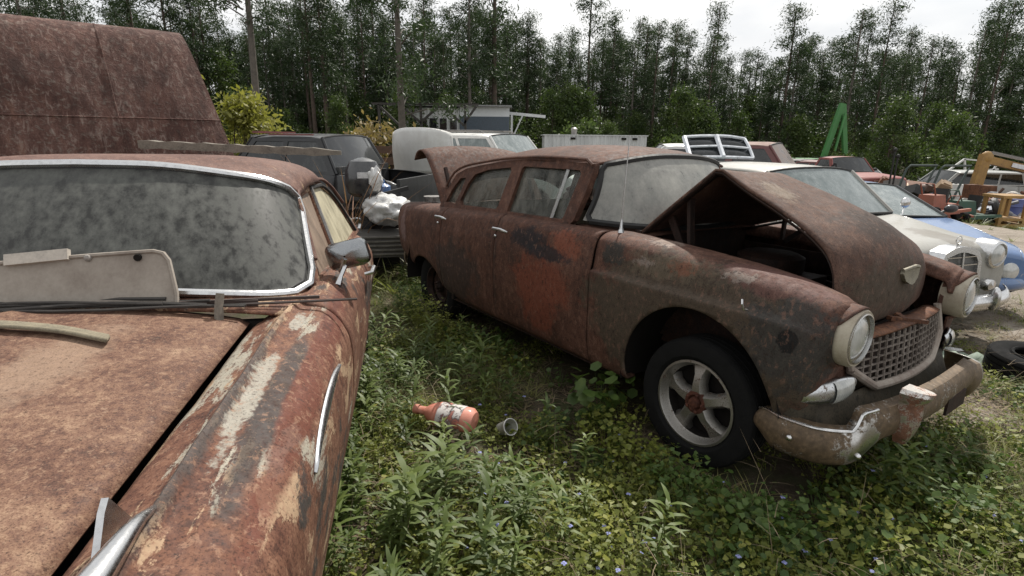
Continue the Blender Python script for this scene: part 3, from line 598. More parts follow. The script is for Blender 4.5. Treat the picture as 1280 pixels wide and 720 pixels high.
# interior: bench seats and steering wheel seen through the haze
SEAT = simple('sun-rotted seat cloth', (.17, .13, .09), .95, 0, .5, 8, .4)
for u in (-1.45, -2.35):
    m = MB(); m.box((u, 0, .55), (.5, 1.25, .22)); m.box((u - .24, 0, .83), (.16, 1.25, .52), Matrix.Rotation(R(-12), 4, 'Y')); m.build('bench_seat', SEAT, CH)
m = MB(); m.box((-1.7, 0, .33), (2.3, 1.45, .06)); m.build('floor_pan', DARK, CH)
m = MB(); m.tube([(-1.02 - .06 * math.sin(a), .36 + .2 * math.cos(a), 1.0 + .19 * math.sin(a)) for a in np.linspace(0, 2 * math.pi, 25)], .012, 6, False); m.build('steering_wheel', BLACK, CH)
m = MB(); m.box((-.86, 0, 1.0), (.16, 1.3, .16)); m.build('dashboard', BODY_IN, CH)
# rear deck and raised trunk lid
m = MB(); m.grid(np.array([[(u, y * .62, 1.06 - .04 * abs(y)) for u in (-2.9, -3.0, -3.08)] for y in np.linspace(-1, 1, 7)])); m.build('rear_deck', BODY, CH, thick=.01)
m = MB(); m.grid(np.array([[(-3.68 + .03 * z, y * .74, z) for z in (.45, .7, .93)] for y in np.linspace(-1, 1, 9)])); m.build('tail_panel', BODY, CH, thick=.01)
m = MB(); m.box((-3.3, 0, .50), (.7, 1.2, .04)); m.build('trunk_floor', DARK, CH)
tl = curve([(-3.12, 1.03), (-3.24, 1.22), (-3.42, 1.43), (-3.56, 1.545), (-3.66, 1.575), (-3.76, 1.545), (-3.82, 1.47)], 24)
TP = np.array([[(u, y * (.63 - .05 * i / 24), z - .05 * abs(y) ** 2.5) for i, (u, z) in enumerate(tl)] for y in np.linspace(-1, 1, 21)]); m = MB(); m.grid(TP); td = m.build('trunk_lid', BODY, CH, thick=.014)
for q in (.5, -.5): m = MB(); m.bar((-3.1, q, .95), (-3.3, q, 1.36), .03); m.build('lid_hinge', BODY_IN, CH)
bp = [(-3.55, .82), (-3.72, .74), (-3.78, .4), (-3.80, 0)]; bq = np.array(bp + [(a, -b) for a, b in bp[-2::-1]]); bq = curve(bq, 31)
m = MB(); m.grid(np.array([[(u - .03 * math.sin(math.pi * t), v, .36 + .16 * t) for t in np.linspace(0, 1, 6)] for u, v in bq])); m.build('rear_bumper', BUMP, CH, thick=.006)
# antenna on the near fender
m = MB(); m.lathe([(0, .022), (.012, .02), (.03, .012), (.06, .010), (.085, .006)], 10, Matrix.Translation((-.70, -.735, 1.09)) @ Matrix.Rotation(R(-90), 4, 'Y')); an = m.build('antenna', CHROME_W, CH)
m = MB(); m.tube([(-.70, -.735, 1.15), (-.70, -.735, 1.30), (-.69, -.735, 1.66)], [.0045, .004, .0025], 6); m.build('mast', CHROME_W, an)
# ------------------------------------------------------------ the patchy rust coupe in the left foreground (x forward, y left; its left side faces the other car)
UC = 2.45                                  # u measured from beneath the camera; x = u + UC
LCM = rust('coupe body rust', [(.046, .020, .014), (.100, .042, .027), (.165, .078, .048), (.27, .155, .10)], scale=1.5, streak=.4, bump=.3,
    paint=[((.34, .31, .25), .565, 3.6, 3.), ((.38, .26, .165), .555, 6.0, 9.), ((.050, .042, .038), .575, 3.2, 17.)], psoft=.03, pvec=(.38, 1.7, .8),
    spots=[((1.0, .985, .95), (.62, .050, .2), (.050, .043, .040), .28, (.5, 1.0), 7), ((1.05, .885, 1.0), (.95, .028, .2), (.075, .065, .06), .35, (.35, .95), 9),
           ((.98, .925, 1.0), (.40, .038, .2), (.34, .32, .27), .45, (.5, .8), 12), ((.40, .94, 1.0), (.16, .035, .2), (.35, .33, .28), .5, (.5, .8), 14),
           ((.7, 1.045, .93), (1.1, .045, .16), (.13, .040, .024), .25, (.6, 1.0), 7)])
LCH = rust('coupe hood rust', [(.045, .021, .014), (.105, .050, .033), (.18, .100, .065), (.29, .19, .125)], scale=2.6, streak=.1, bump=.35,
    spots=[((.05, .30, 1.0), (.30, .13, .3), (.10, .058, .045), .45, (.2, 1.0), 5), ((.2, -.25, 1.0), (.42, .35, .3), (.22, .105, .070), .45, (.2, 1.0), 5), ((.75, .35, 1.0), (.45, .16, .3), (.27, .18, .125), .5, (.2, 1.0), 6),
           ((-.1, .05, 1.0), (.12, .04, .3), (.075, .035, .03), .5, (.4, 1.0), 10), ((1.0, 0, 1.), (.3, .3, .3), (.21, .105, .075), .5, (.2, 1.0), 6)])
LCR = rust('coupe roof rust', [(.055, .027, .021), (.105, .053, .041), (.16, .090, .070), (.24, .15, .115)], scale=2, streak=.1, paint=[((.40, .27, .17), .60, 5., 9.)], bump=.25)
_a = R(-79.2); LW = 1.36; LO = np.array([LW * math.sin(_a) - UC * math.cos(_a), -LW * math.cos(_a) - UC * math.sin(_a)])
def widen(y): return y + .11 * max(-1, min(1, y / .55))
LC = thing('rust_coupe', 'sixties coupe with pale rust hood, patchy fender and mildewed windshield, nearest the camera', 'car', (LO[0], LO[1], -.015), -79.2)
def X_(u): return u + UC
S_ = [
 (-.32, [(.70,.42),(.78,.42),(.83,.50),(.86,.62),(.87,.74),(.87,.82),(.855,.87),(.825,.90),(.79,.92),(.76,.935),(.735,.945),(.70,.93),(.645,.895),(.63,.82)]),
 (-.55, [(.80,.36),(.88,.36),(.93,.48),(.955,.62),(.962,.74),(.957,.825),(.935,.885),(.895,.925),(.85,.95),(.798,.968),(.775,.994),(.752,.962),(.645,.920),(.63,.84)]),
 (-1.0, [(.85,.30),(.92,.30),(.965,.45),(.988,.62),(.992,.75),(.985,.835),(.960,.898),(.912,.940),(.862,.963),(.800,.978),(.775,1.008),(.750,.972),(.645,.930),(.63,.85)]),
 (-2.1, [(.85,.30),(.92,.30),(.968,.45),(.99,.62),(.994,.75),(.988,.84),(.965,.905),(.925,.955),(.88,.982),(.802,.995),(.775,1.018),(.748,.992),(.645,.948),(.63,.86)]),
 (-2.45, [(.85,.30),(.92,.30),(.968,.45),(.99,.62),(.994,.75),(.99,.845),(.970,.915),(.945,.96),(.915,.99),(.885,1.01),(.855,1.018),(.835,1.018),(.82,1.015),(.81,.93)]),
 (-3.2, [(.85,.30),(.92,.30),(.968,.45),(.99,.62),(.994,.75),(.99,.84),(.972,.905),(.95,.945),(.92,.970),(.89,.985),(.86,.992),(.84,.992),(.82,.99),(.81,.91)]),
 (-3.95, [(.84,.32),(.91,.32),(.955,.45),(.98,.62),(.99,.75),(.988,.84),(.968,.90),(.94,.935),(.905,.955),(.875,.962),(.84,.965),(.80,.965),(.70,.965),(.60,.95)]),
 (-4.4, [(.76,.40),(.82,.40),(.86,.50),(.885,.63),(.895,.75),(.895,.82),(.88,.87),(.86,.905),(.835,.925),(.805,.935),(.77,.94),(.73,.94),(.66,.94),(.58,.92)]),
 (-4.72, [(.56,.48),(.60,.48),(.64,.56),(.67,.66),(.68,.74),(.685,.79),(.675,.83),(.66,.86),(.64,.88),(.615,.89),(.59,.895),(.56,.895),(.50,.895),(.44,.88)])]
LL = Loft([(X_(a), b) for a, b in S_])
AR = [(X_(-.78), .36, .40, .38), (X_(-3.75), .34, .44, .36)]
for sd_ in (1, -1):
    LL.panel('front_fender', X_(-2.24), X_(-.32), 0, 13, sd_, LCM, LC, .03, 4, AR, .012, dent=.002)
    LL.panel('door', X_(-3.38), X_(-2.24), 1, 13, sd_, LCM, LC, .035, 4, (), .012, dent=.003)
    LL.panel('rear_fender', X_(-4.72), X_(-3.38), 0, 13, sd_, LCM, LC, .035, 4, AR, .012, dent=.003)
    m = MB(); ln = LL.pts(np.linspace(X_(-4.3), X_(-.5), 30), np.linspace(3, 8, 6), sd_); ln[..., 1] *= .965; ln[..., 2] -= .02; m.grid(ln); m.build('dark_gap_liner', DARK, LC, fix=False)  # added dark liner: its colour gives the shade in the panel gaps
    for u in (-.78, -3.75):
        wheel(LC, X_(u), sd_ * .82, .315, .33, .19, .19, sd_, RUSTY, HUBR, steel=True)
    # side spear of bright trim on the fender, pointed at both ends
    sp = [(-1.92, .862), (-1.8, .868), (-1.6, .86), (-1.42, .845), (-1.30, .825)]; m = MB()
    P = []
    for i, (u, z) in enumerate(curve(sp, 13)):
        hh = .026 * math.sin(math.pi * (.04 + .92 * i / 12)) ** .8; P.append([(X_(u), sd_ * (.985 + .010 * math.sin(math.pi * j / 4) - .12 * (z - hh + 2 * hh * j / 4 - .84)), z - hh + 2 * hh * j / 4) for j in range(5)])
    m.grid(np.array(P)); m.build('side_trim', CHROME_W, LC, thick=.004)
    hm = MB(); u = X_(-3.25); hm.tube([(u + .09, sd_ * .99, .90), (u + .085, sd_ * 1.03, .905), (u - .05, sd_ * 1.035, .908), (u - .09, sd_ * 1.0, .90)], [.008, .012, .012, .008], 8); hm.build('door_handle', CHROME_W, LC)
# hood, standing a little proud of the fenders
hz = lambda u: np.interp(u, [-2.14, -1.0, -.5, -.34], [.978, .958, .940, .905])
P = np.array([[(X_(u), y * .638, hz(u) + (.075 - .0 * u) * (1 - abs(y) ** 2.3) + .014 * math.exp(-(y / .07) ** 2) - .012 * max(0, abs(y) - .96) / .04) for u in np.linspace(-2.14, -.34, 46)] for y in np.linspace(-1, 1, 41)])
m = MB(); m.grid(P); hd = m.build('hood', LCH, LC, thick=.022)
m = MB(); m.box((X_(-1.3), 0, .80), (2.1, 1.5, .04)); m.box((X_(-2.16), 0, .88), (.04, 1.5, .18)); m.build('engine_bay', DARK, LC)
P = np.array([[(X_(-.33 + .05 * (1 - (y / .8) ** 2)) , y, z) for z in (.45, .6, .75, .90)] for y in np.linspace(-.8, .8, 17)]); m = MB(); m.grid(P); m.build('front_panel', LCM, LC, thick=.012)
m = MB(); P = np.array([[(X_(-.24 + .05 * (1 - (y / .9) ** 2)) + .03 * math.sin(math.pi * t), y, .36 + .16 * t) for t in np.linspace(0, 1, 6)] for y in np.linspace(-.92, .92, 21)]); m.grid(P); m.build('front_bumper', CHROME_W, LC, thick=.006)
for sd_ in (1, -1):
    m = MB(); m.lathe([(-.03, .10), (.02, .10), (.035, .09), (.045, .04), (.046, .001)], 24, Matrix.Translation((X_(-.31), sd_ * .68, .74))); m.build('headlight', LENS, LC)
# bright ornament on the fender crown and a blade beside it
m = MB(); P = []
oc = curve([(-.97, .775, 1.008), (-.88, .775, 1.030), (-.72, .772, 1.028), (-.50, .77, 1.00)], 15)
for i, p in enumerate(oc):
    q = i / 14; hw = .006 + .022 * min(1, q * 2.2); hh = .008 + .022 * min(1, q * 2)
    P.append([(X_(p[0]), p[1] + hw * math.cos(math.pi * j / 8), p[2] - .012 + hh * math.sin(math.pi * j / 8)) for j in range(9)])
m.grid(np.array(P)); m.build('fender_ornament', CHROME, LC, thick=.003)
m = MB(); m.plate([(-.98, .0), (-.90, .075), (-.885, .06), (-.86, .0)], [], lambda a, b, t: (X_(a) - b * .5, .715 + t - .1 * b, .972 + b), .012); m.build('trim_blade', CHROME, LC)
# cowl with vents
P = np.array([[(X_(-2.13 - .24 * t - .16 * (abs(y) / .82) ** 2.5 * t), y, .99 + .062 * (1 - (y / .82) ** 2) + .012 * t) for t in np.linspace(0, 1, 6)] for y in np.linspace(-.82, .82, 25)]); m = MB(); m.grid(P); m.build('cowl', LCM, LC, thick=.01)
# windshield
bw = curve([(-2.24, 0, 1.082), (-2.25, .25, 1.075), (-2.29, .50, 1.045), (-2.35, .68, 1.018), (-2.43, .785, 1.008), (-2.49, .825, 1.015)], 17)
tw = curve([(-2.66, 0, 1.535), (-2.665, .2, 1.530), (-2.72, .48, 1.486), (-2.80, .62, 1.445), (-2.89, .69, 1.395), (-2.95, .71, 1.36)], 17)
bw = np.concatenate([(bw * [1, -1, 1])[:0:-1], bw]); tw = np.concatenate([(tw * [1, -1, 1])[:0:-1], tw])
WP = np.array([[(X_(b[0] + (t[0] - b[0]) * s) + .02 * math.sin(math.pi * s), b[1] + (t[1] - b[1]) * s, b[2] + (t[2] - b[2]) * s) for s in np.linspace(0, 1, 13)] for b, t in zip(bw, tw)])
MILD = dirty_glass('mildewed windshield', (.105, .108, .098), (.020, .020, .018), .42, .62, 2.4, 0., .30, .42, spec=.35)
m = MB(); m.grid(WP); m.build('windshield', MILD, LC, fix=False)
def rim_path(WP, ins=0):
    n = len(WP) - 1; k = len(WP[0]) - 1
    c = [WP[i][0] for i in range(2, n - 1)] + [WP[n-1][0]*.5 + WP[n][1]*.5] + [WP[n][j] for j in range(2, k - 1)] + [WP[n-1][k]*.5 + WP[n][k-1]*.5] + [WP[i][k] for i in range(n - 2, 1, -1)] + [WP[1][k]*.5 + WP[0][k-1]*.5] + [WP[0][j] for j in range(k - 2, 1, -1)] + [WP[1][0]*.5 + WP[0][1]*.5]
    return [tuple(p) for p in c + [c[0], c[1]]]
rp = rim_path(WP); m = MB(); m.tube([(p[0] + .008, p[1] * 1.006, p[2] + .004) for p in rp], .017, 8, False); m.build('windshield_chrome', CHROME, LC)
WI = WP * 1.0; ce = WP.mean((0, 1)); WI[..., 1] = ce[1] + (WP[..., 1] - ce[1]) * .972; WI[..., 2] = ce[2] + (WP[..., 2] - ce[2]) * .945; WI[..., 0] = ce[0] + (WP[..., 0] - ce[0]) * .96
m = MB(); m.tube([(p[0] + .004, p[1], p[2]) for p in rim_path(WI)], .0085, 6, False); m.build('windshield_gasket', BLACK, LC)
# roof
us = np.linspace(0, 1, 34); ROOF = []
for s in us:
    row = []
    for j, y in enumerate(np.linspace(-1, 1, 33)):
        t = tw[j]; ay = abs(y)
        u1 = -4.25 + .1 * ay ** 2; hw = float(np.interp(s, [0, .3, .7, 1], [1, 1.02, .98, .88]))
        ub = t[0] * (1 - s) + u1 * s; zc = float(pchip([s], [0, .25, .55, .8, 1], [1.55, 1.565, 1.545, 1.45, 1.24])[0]); ze = float(pchip([s], [0, .3, .6, .85, 1], [1.385, 1.405, 1.385, 1.29, 1.10])[0])
        z = ze + (zc - ze) * (1 - ay ** 3.4) ** .9; z = z * min(1, s * 6) + (t[2] + .012) * (1 - min(1, s * 6))
        row.append((X_(ub), t[1] * hw * 1.01, z))
    ROOF.append(row)
m = MB(); m.grid(np.array(ROOF), flip=True); m.build('roof', LCR, LC, thick=.014)
# side glass: pillar frame with a front pane and a rear pane that slopes away
def sy2(z): return .845 - .15 * (z - 1.0) / .38
out = [(-4.42, .95), (-2.47, .99), (-2.485, 1.03), (-2.93, 1.375), (-3.35, 1.395), (-3.75, 1.378), (-4.02, 1.31), (-4.2, 1.18)]
wf = [(-3.12, 1.0), (-2.60, 1.025), (-2.95, 1.33), (-3.02, 1.352), (-3.33, 1.36)]
wr = [(-4.20, .985), (-3.17, 1.0), (-3.38, 1.36), (-3.72, 1.345), (-3.92, 1.28), (-4.05, 1.19)]
SG = dirty_glass('dusty side glass', (.42, .38, .26), (.20, .18, .12), .30, .60, 1.2, 0., .2, .6)
SG2 = dirty_glass('brown-reflection side glass', (.24, .17, .12), (.09, .07, .055), .30, .62, 1.2, 0., .2, .6)  # brown of the reflection in the door glass is painted into the colour
for sd_ in (1, -1):
    m = MB(); m.plate(out, [wf, wr], lambda a, b, t: (X_(a), sd_ * (sy2(b) - t), b), .04); m.build('window_frame', LCM, LC, sharp=30)
    m = MB(); m.plate(wf, [], lambda a, b, t: (X_(a), sd_ * (sy2(b) - .014 - t), b), .004); m.build('door_window', SG2, LC)
    m = MB(); m.plate(wr, [], lambda a, b, t: (X_(a), sd_ * (sy2(b) - .010 - t), b), .004); m.build('rear_side_window', SG, LC)
    m = MB(); m.tube([(X_(u), sd_ * (sy2(z) + .006), z) for u, z in [(-3.14, .995), (-3.25, 1.19), (-3.36, 1.375)]], .011, 6); m.build('window_divider', STEEL, LC)
    m = MB(); m.tube([(X_(u), sd_ * (sy2(z) + .004), z) for u, z in curve([(-3.36, 1.372), (-3.72, 1.358), (-3.93, 1.293), (-4.07, 1.195), (-4.22, .985)], 12)], .013, 6); m.build('window_seal', BLACK, LC)
    m = MB(); m.tube([(X_(u), sd_ * (sy2(z) + .012), z + .006) for u, z in curve([(-2.62, 1.10), (-2.80, 1.26), (-2.95, 1.385), (-3.35, 1.405), (-3.76, 1.388), (-4.02, 1.32), (-4.2, 1.19)], 20)], .011, 6); m.build('drip_rail', LCR, LC)
P = np.array([[(X_(-4.12 - .28 * s), y * .60, 1.20 - .24 * s) for s in (0, .5, 1)] for y in np.linspace(-1, 1, 9)]); m = MB(); m.grid(P); m.build('rear_window', MILD, LC, fix=False)
P = np.array([[(X_(u), y * .66, .955 - .06 * ((u + 4.3) / .4) ** 2 * (u < -4.3) + .012 * (1 - y * y)) for u in np.linspace(-3.95, -4.70, 9)] for y in np.linspace(-1, 1, 9)]); m = MB(); m.grid(P); m.build('trunk_lid', LCM, LC, thick=.01)
# door mirror: chrome stalk and a tilted rectangular head
mr = MB(); mr.tube([(X_(-2.58), .915, .99), (X_(-2.60), .93, 1.03), (X_(-2.66), .955, 1.085)], [.016, .010, .011], 8); mo = mr.build('door_mirror', CHROME, LC)
Mm = Matrix.Translation((X_(-2.66), .955, 1.115)) @ Matrix.Rotation(R(-12), 4, 'Z') @ Matrix.Rotation(R(14), 4, 'X')
def rr(a, b, r, n=6): return [(sx * (a - r) + r * math.cos(t), sy * (b - r) + r * math.sin(t)) for sx, sy, t0 in ((1, 1, 0), (-1, 1, 90), (-1, -1, 180), (1, -1, 270)) for t in [R(t0 + 90 * i / (n - 1)) for i in range(n)]]
H_ = [[tuple(Mm @ Vector((x, k * p[0], k * p[1]))) for p in rr(.098, .062, .035)] for x, k in ((-.045, 1.0), (-.03, 1.05), (.0, 1.03), (.025, .8), (.035, .4), (.037, .05))]
h = MB(); P = np.array(H_); P = np.concatenate([P, P[:, :1]], 1); h.grid(P); h.build('mirror_shell', chrome('mirror shell chrome', (.30, .31, .32), .12, (.03, .03, .03), .62, 3), mo)
h = MB(); h.add([tuple(Mm @ Vector((-.043, .98 * p[0], .98 * p[1]))) for p in rr(.098, .062, .035)], [tuple(range(24))]); h.build('mirror_glass', CHROME, mo, fix=False)
h = MB(); h.tube([tuple(Mm @ Vector((.036, .0, -.01))), tuple(Mm @ Vector((.01, -.05, -.07)))], .012, 6); h.build('mirror_pivot', CHROME, mo)

for o in LC.children_recursive:      # the body is a wide one: spread everything but the crown line
    if o.name.startswith('wheel'): o.location.y = widen(o.location.y); continue
    if o.parent is not None and o.parent.name.startswith('wheel'): continue
    for v in o.data.vertices: v.co.y = widen(v.co.y)
# ------------------------------------------------------------ loose things lying on the coupe
def lw(u, y, z): v = LC.matrix_world @ Vector((X_(u), y, z)); return v
bpy.context.view_layer.update()
TM = LC.matrix_basis.copy()
def L2(u, y, z): return tuple(TM @ Vector((X_(u), widen(y), z)))
# beige moulded panel leaning on the glass
PNL = paint('dusty beige plastic', (.30, .265, .225), (.15, .12, .10), .9, .7, 0, 2.5)
pr_ = thing('plastic_board', 'dusty beige moulded plastic board leaning against the mildewed windshield', 'board', L2(-2.14, .02, 1.06), -79.2)
ol = [(-.75, 0), (.485, 0), (.482, .04), (.452, .165), (.43, .196), (.395, .205), (.2, .195), (-.75, .13)]
def pf(a, b, t): return (-b * .42 - t, a, b * .91 - .006)
m = MB(); m.plate(ol, [], pf, .012); m.build('sheet', PNL, pr_)
m = MB(); m.tube([pf(a, b, -.002) for a, b in [(.480, .0), (.478, .04), (.449, .163), (.428, .193), (.395, .202), (.2, .192), (-.75, .127)]], .008, 6); m.build('raised_rim', PNL, pr_)
m = MB(); m.box(pf(.02, .190, -.008), (.022, .20, .040), Matrix.Rotation(R(-25), 4, 'Y') @ Matrix.Rotation(R(5), 4, 'X')); m.build('clip', simple('pale plastic clip', (.42, .38, .33), .6, 0, .3), pr_)
for a, b in ((-.20, .155), (.18, .183)):
    m = MB(); m.ball(pf(a, b, -.006), .013, 8, 5); m.build('pin', simple('grey pin', (.25, .23, .21), .6), pr_)
m = MB(); m.tube([pf(.345, .180, .0), pf(.345, .180, -.012)], .013, 10); m.build('screw_hole', DARK, pr_)
# cable bundle along the cowl
CAB = simple('weathered black cable', (.045, .040, .036), .8, 0, .5, 30, .3)
for k in range(6):
    rr_ = random.Random(40 + k); pts = []
    for i in range(13):
        y = -.95 + 1.58 * i / 12 - .12 * (k % 3); pts.append(L2(-2.10 - .010 * k + .012 * math.sin(i * .9 + k * 1.7) - .05 * max(0, y - .35), y, 1.012 + .05 * (1 - (y / .9) ** 2) * (abs(y) < .9) + .008 * (k % 3) + .004 * math.sin(i * 1.3 + k)))
    m = MB(); m.tube(pts, .0075 if k % 2 else .006, 6); o = m.build('cable', CAB); tag(o, ('topmost', 'second', 'third', 'fourth', 'fifth', 'lowest')[5 - k] + ' of six weathered cables bundled along the coupe cowl, counted from the glass', 'cable', 'cables along the coupe cowl')
m = MB(); m.bar(L2(-2.14, .30, 1.052), L2(-2.20, .66, 1.030), .016, .022); m.bar(L2(-2.145, .42, 1.055), L2(-2.26, .88, 1.025), .012, .012); m.tube([L2(-2.16, .60, 1.035), L2(-2.24, 1.03, 1.015)], .006, 6); tag(m.build('wiper_arm', simple('dark rusty arm', (.05, .035, .03), .7)), 'dark wiper arm reaching out across the driver corner of the coupe cowl', 'wiper')
m = MB(); m.tube([L2(-2.10, .545, .99), L2(-2.115, .545, 1.04), L2(-2.13, .55, 1.09)], [.017, .016, .015], 8); tag(m.build('wood_stub', DRYWOOD), 'short grey wood stub standing upright among the cables', 'stick')
# strip lying on the hood
m = MB(); P = []
for i, p in enumerate(curve([(-1.95, -.25, 1.062), (-1.93, .0, 1.066), (-1.88, .20, 1.056), (-1.80, .36, 1.040)], 17)):
    P.append([L2(p[0] + .022 * a, p[1] + .006 * a, p[2] + .007 + .006 * abs(a)) for a in (-1, -.3, .3, 1)])
m.grid(np.array(P)); tag(m.build('wood_strip', simple('grey-green lath', (.19, .165, .115), .9, 0, .4, 20, .5), thick=.012), 'thin grey wooden strip lying loose on the pale rust hood', 'wood strip')
# long weathered plank across the roof
rp0, rp1 = (-2.38, 3.62, 1.585), (-1.20, 3.93, 1.535)
bm_ = MB(); a0 = np.array(rp0); a1 = np.array(rp1); n = 20; P = []
dn = (a1 - a0) / np.linalg.norm(a1 - a0); pn = np.array([-dn[1], dn[0], 0]); pn /= np.linalg.norm(pn)
for i in range(n + 1):
    t = i / n; c = a0 + (a1 - a0) * t; w_ = .065 + .006 * math.sin(i * 1.1) - .04 * max(0, t - .93) / .07; h_ = .024 - .014 * max(0, t - .9) / .1 + (.004 * math.sin(i * 2.3))
    P.append([tuple(c + pn * w_ * a + np.array([0, 0, h_ * b])) for a, b in ((-1, -1), (-1, 1), (1, 1), (1, -1), (-1, -1))])
bm_.grid(np.array(P)); bm_.add(P[0][:4], [(0, 1, 2, 3)]); bm_.add(P[-1][:4], [(3, 2, 1, 0)])
tag(bm_.build('weathered_plank', DRYWOOD, sharp=30), 'long weathered grey plank lying across the coupe roof', 'plank')
# ------------------------------------------------------------ other vehicles in the yard
def CW(u, v):            # point in the sedan's ground frame (u ahead of its front axle, v to its right)
    a = R(-54.2); return (1.636 + u * math.cos(a) + v * math.sin(a), 3.129 + u * math.sin(a) - v * math.cos(a))
GLD = dirty_glass('dark vehicle glass', (.10, .105, .105), (.012, .014, .015), .5, .8, 1, 0, .06, .2)
GLL = dirty_glass('pale reflecting glass', (.30, .33, .33), (.10, .125, .125), .40, .70, 1, 0, .05, .3)
def sec(w, zb, zs, zt):
    h = zs - zb; d = zt - zs
    return [(w-.08, zb), (w-.03, zb+.015), (w-.005, zb+.25*h), (w, zb+.55*h), (w-.012, zb+.82*h), (w-.055, zs), (w-.14, zs+.38*d), (w*.5, zs+.85*d), (.001, zt)]
def gcar(name, label, cat, loc, yaw, body, s, roof=None, glass=None, parts=True, hood=True, rx=0, ry=0, rimm=None, group=None):
    roof = roof or body; glass = glass or GLD; C_ = thing(name, label, cat, loc, yaw, group, rx, ry)
    uf, ur, uc, urt, urr, ubl = s['uf'], s['ur'], s['uc'], s['urt'], s['urr'], s['ubl']; w_ = s['w']; zb, zh, zc, zbt, zd, zr = s['zb'], s['zh'], s['zc'], s['zbt'], s['zd'], s['zr']
    ft = s.get('ftap', .86)
    st = [(uf, sec(w_*ft, zb+.16, zh-.16, zh-.10)), (uf-.14, sec(w_*(ft+.09), zb+.06, zh-.07, zh-.015)), (uf-.45, sec(w_, zb, zh-.03, zh+.02)), (uc, sec(w_, zb, zbt-.01, zc)),
          ((uc+ubl)/2, sec(w_+.01, zb, zbt, zbt+.02)), (ubl, sec(w_, zb, zbt-.01, max(zd, zbt)+.03)), (ur+.16, sec(w_*.97, zb+.05, zd-.05, zd+.01)), (ur, sec(w_*.88, zb+.16, zd-.14, zd-.08))]
    if ur + .16 >= ubl: st = [q for q in st if q[0] != ubl]
    lf = Loft(st); r = s.get('wr', .33); wb = s['wb']; ar = [(0, r, r+.07, r+.07), (-wb, r, r+.07, r+.07)]
    for sd_ in (1, -1):
        lf.panel('front_fender', uc-.1, uf, 0, 5.3, sd_, body, C_, .05, 3, ar, .01)
        um = (uc - .1 + ubl) / 2; lf.panel('front_door', um, uc-.1, 0, 5.3, sd_, body, C_, .07, 3, ar, .01)
        lf.panel('rear_door', max(ubl, ur+.3), um, 0, 5.3, sd_, body, C_, .07, 3, ar, .01); lf.panel('rear_fender', ur, max(ubl, ur+.3), 0, 5.3, sd_, body, C_, .06, 3, ar, .01)
        for u in (0, -wb): wheel(C_, u, sd_ * (w_-.12), r, r, .19, r*.6, sd_, rimm or CHROME_W, HUBR, steel=True)
    def top(nm, a, b, t0=5.3):
        us = np.linspace(a, b, max(4, int(abs(a-b)/.07))); L0 = lf.pts(us, np.linspace(t0, 8, 9), 1); L1 = lf.pts(us, np.linspace(8, t0, 9), -1)[:, 1:]
        m = MB(); m.grid(np.concatenate([L0, L1], 1)); return m.build(nm, body, C_, thick=.012)
    hd = top('hood', uc-.02, uf-.005) if hood else None
    if s.get('bed'):
        m = MB(); m.box(((ubl+ur)/2, 0, zb+.25), (ubl-ur, w_*1.7, .04)); m.build('bed_floor', DARK, C_)
        m = MB(); m.box((ur+.03, 0, (zd+zb+.2)/2), (.05, w_*1.72, zd-zb-.25)); m.build('tailgate', body, C_)
        m = MB(); m.box((ubl-.02, 0, (zbt+zb+.2)/2), (.05, w_*1.8, zbt-zb)); m.build('cab_back', body, C_)
    elif ubl > ur + .25: top('trunk_lid', ur+.005, ubl-.02)
    m = MB(); m.grid(lf.pts(np.linspace(ur, ur+.02, 2), np.linspace(0, 8, 20), 1)); e = lf.pts([uf-.002, ur+.002], np.linspace(0, 8, 24), 1)
    for k, nm in ((0, 'front_panel'), (1, 'rear_panel')):
        q = [tuple(p) for p in e[k]] + [(p[0], -p[1], p[2]) for p in e[k][::-1][1:]]; m = MB(); m.add(q, [tuple(range(len(q)))]); m.build(nm, body, C_, fix=False)
    m = MB(); m.box(((uf+ur)/2, 0, zb+.12), (uf-ur-.4, w_*1.6, .1)); m.build('underbody', DARK, C_)
    # greenhouse
    wr_ = s.get('wroof', .74); yb, yr = w_*.945, w_*wr_
    def gy(z): return yb + (yr - yb) * (z - zbt) / (zr - zbt)
    zr_ = zr - .05; n = s.get('nwin', 2); ra = s.get('rake', 0)
    out = [(ubl, zbt-.01), (uc+.02, zbt-.01), (urt, zr_), (urr, zr_)]
    def uat(z, front): t = (z - zbt) / (zr_ - zbt); return (uc + .02 + (urt - uc - .02) * t) if front else (ubl + (urr - ubl) * t)
    z0, z1 = zbt + .035, zr_ - .045; holes = []
    for i in range(n):
        q = []
        for z, ordr in ((z0, (0, 1)), (z1, (1, 0))):
            a, b = uat(z, False) + .09, uat(z, True) - .09
            for k in ordr: q.append((a + (b - a) * (i + k) / n + (.035 if k == 0 and i else 0) - (.035 if k == 1 and i < n - 1 else 0), z))
        holes.append(q)
    for sd_ in (1, -1):
        m = MB(); m.plate(out, holes, lambda a, b, t: (a, sd_ * (gy(b) - t), b), .04); m.build('window_frame', s.get('fmat', body), C_, sharp=30)
        for q in holes: m = MB(); m.plate(q, [], lambda a, b, t: (a, sd_ * (gy(b) - .012 - t), b), .004); m.build('side_window', glass, C_)
    cz = s.get('crown', .06)
    P = np.array([[(u + .07 * (1 - y*y) * (1 if u > (urt+urr)/2 else -.6), y * yr * 1.01, zr_ + .012 + cz * (1 - abs(y) ** 2.6) - .03 * (abs(2*(u-(urt+urr)/2)/(urt-urr))) ** 4) for y in np.linspace(-1, 1, 17)] for u in np.linspace(urt, urr, 14)]); m = MB(); m.grid(P); m.build('roof', roof, C_, thick=.015)
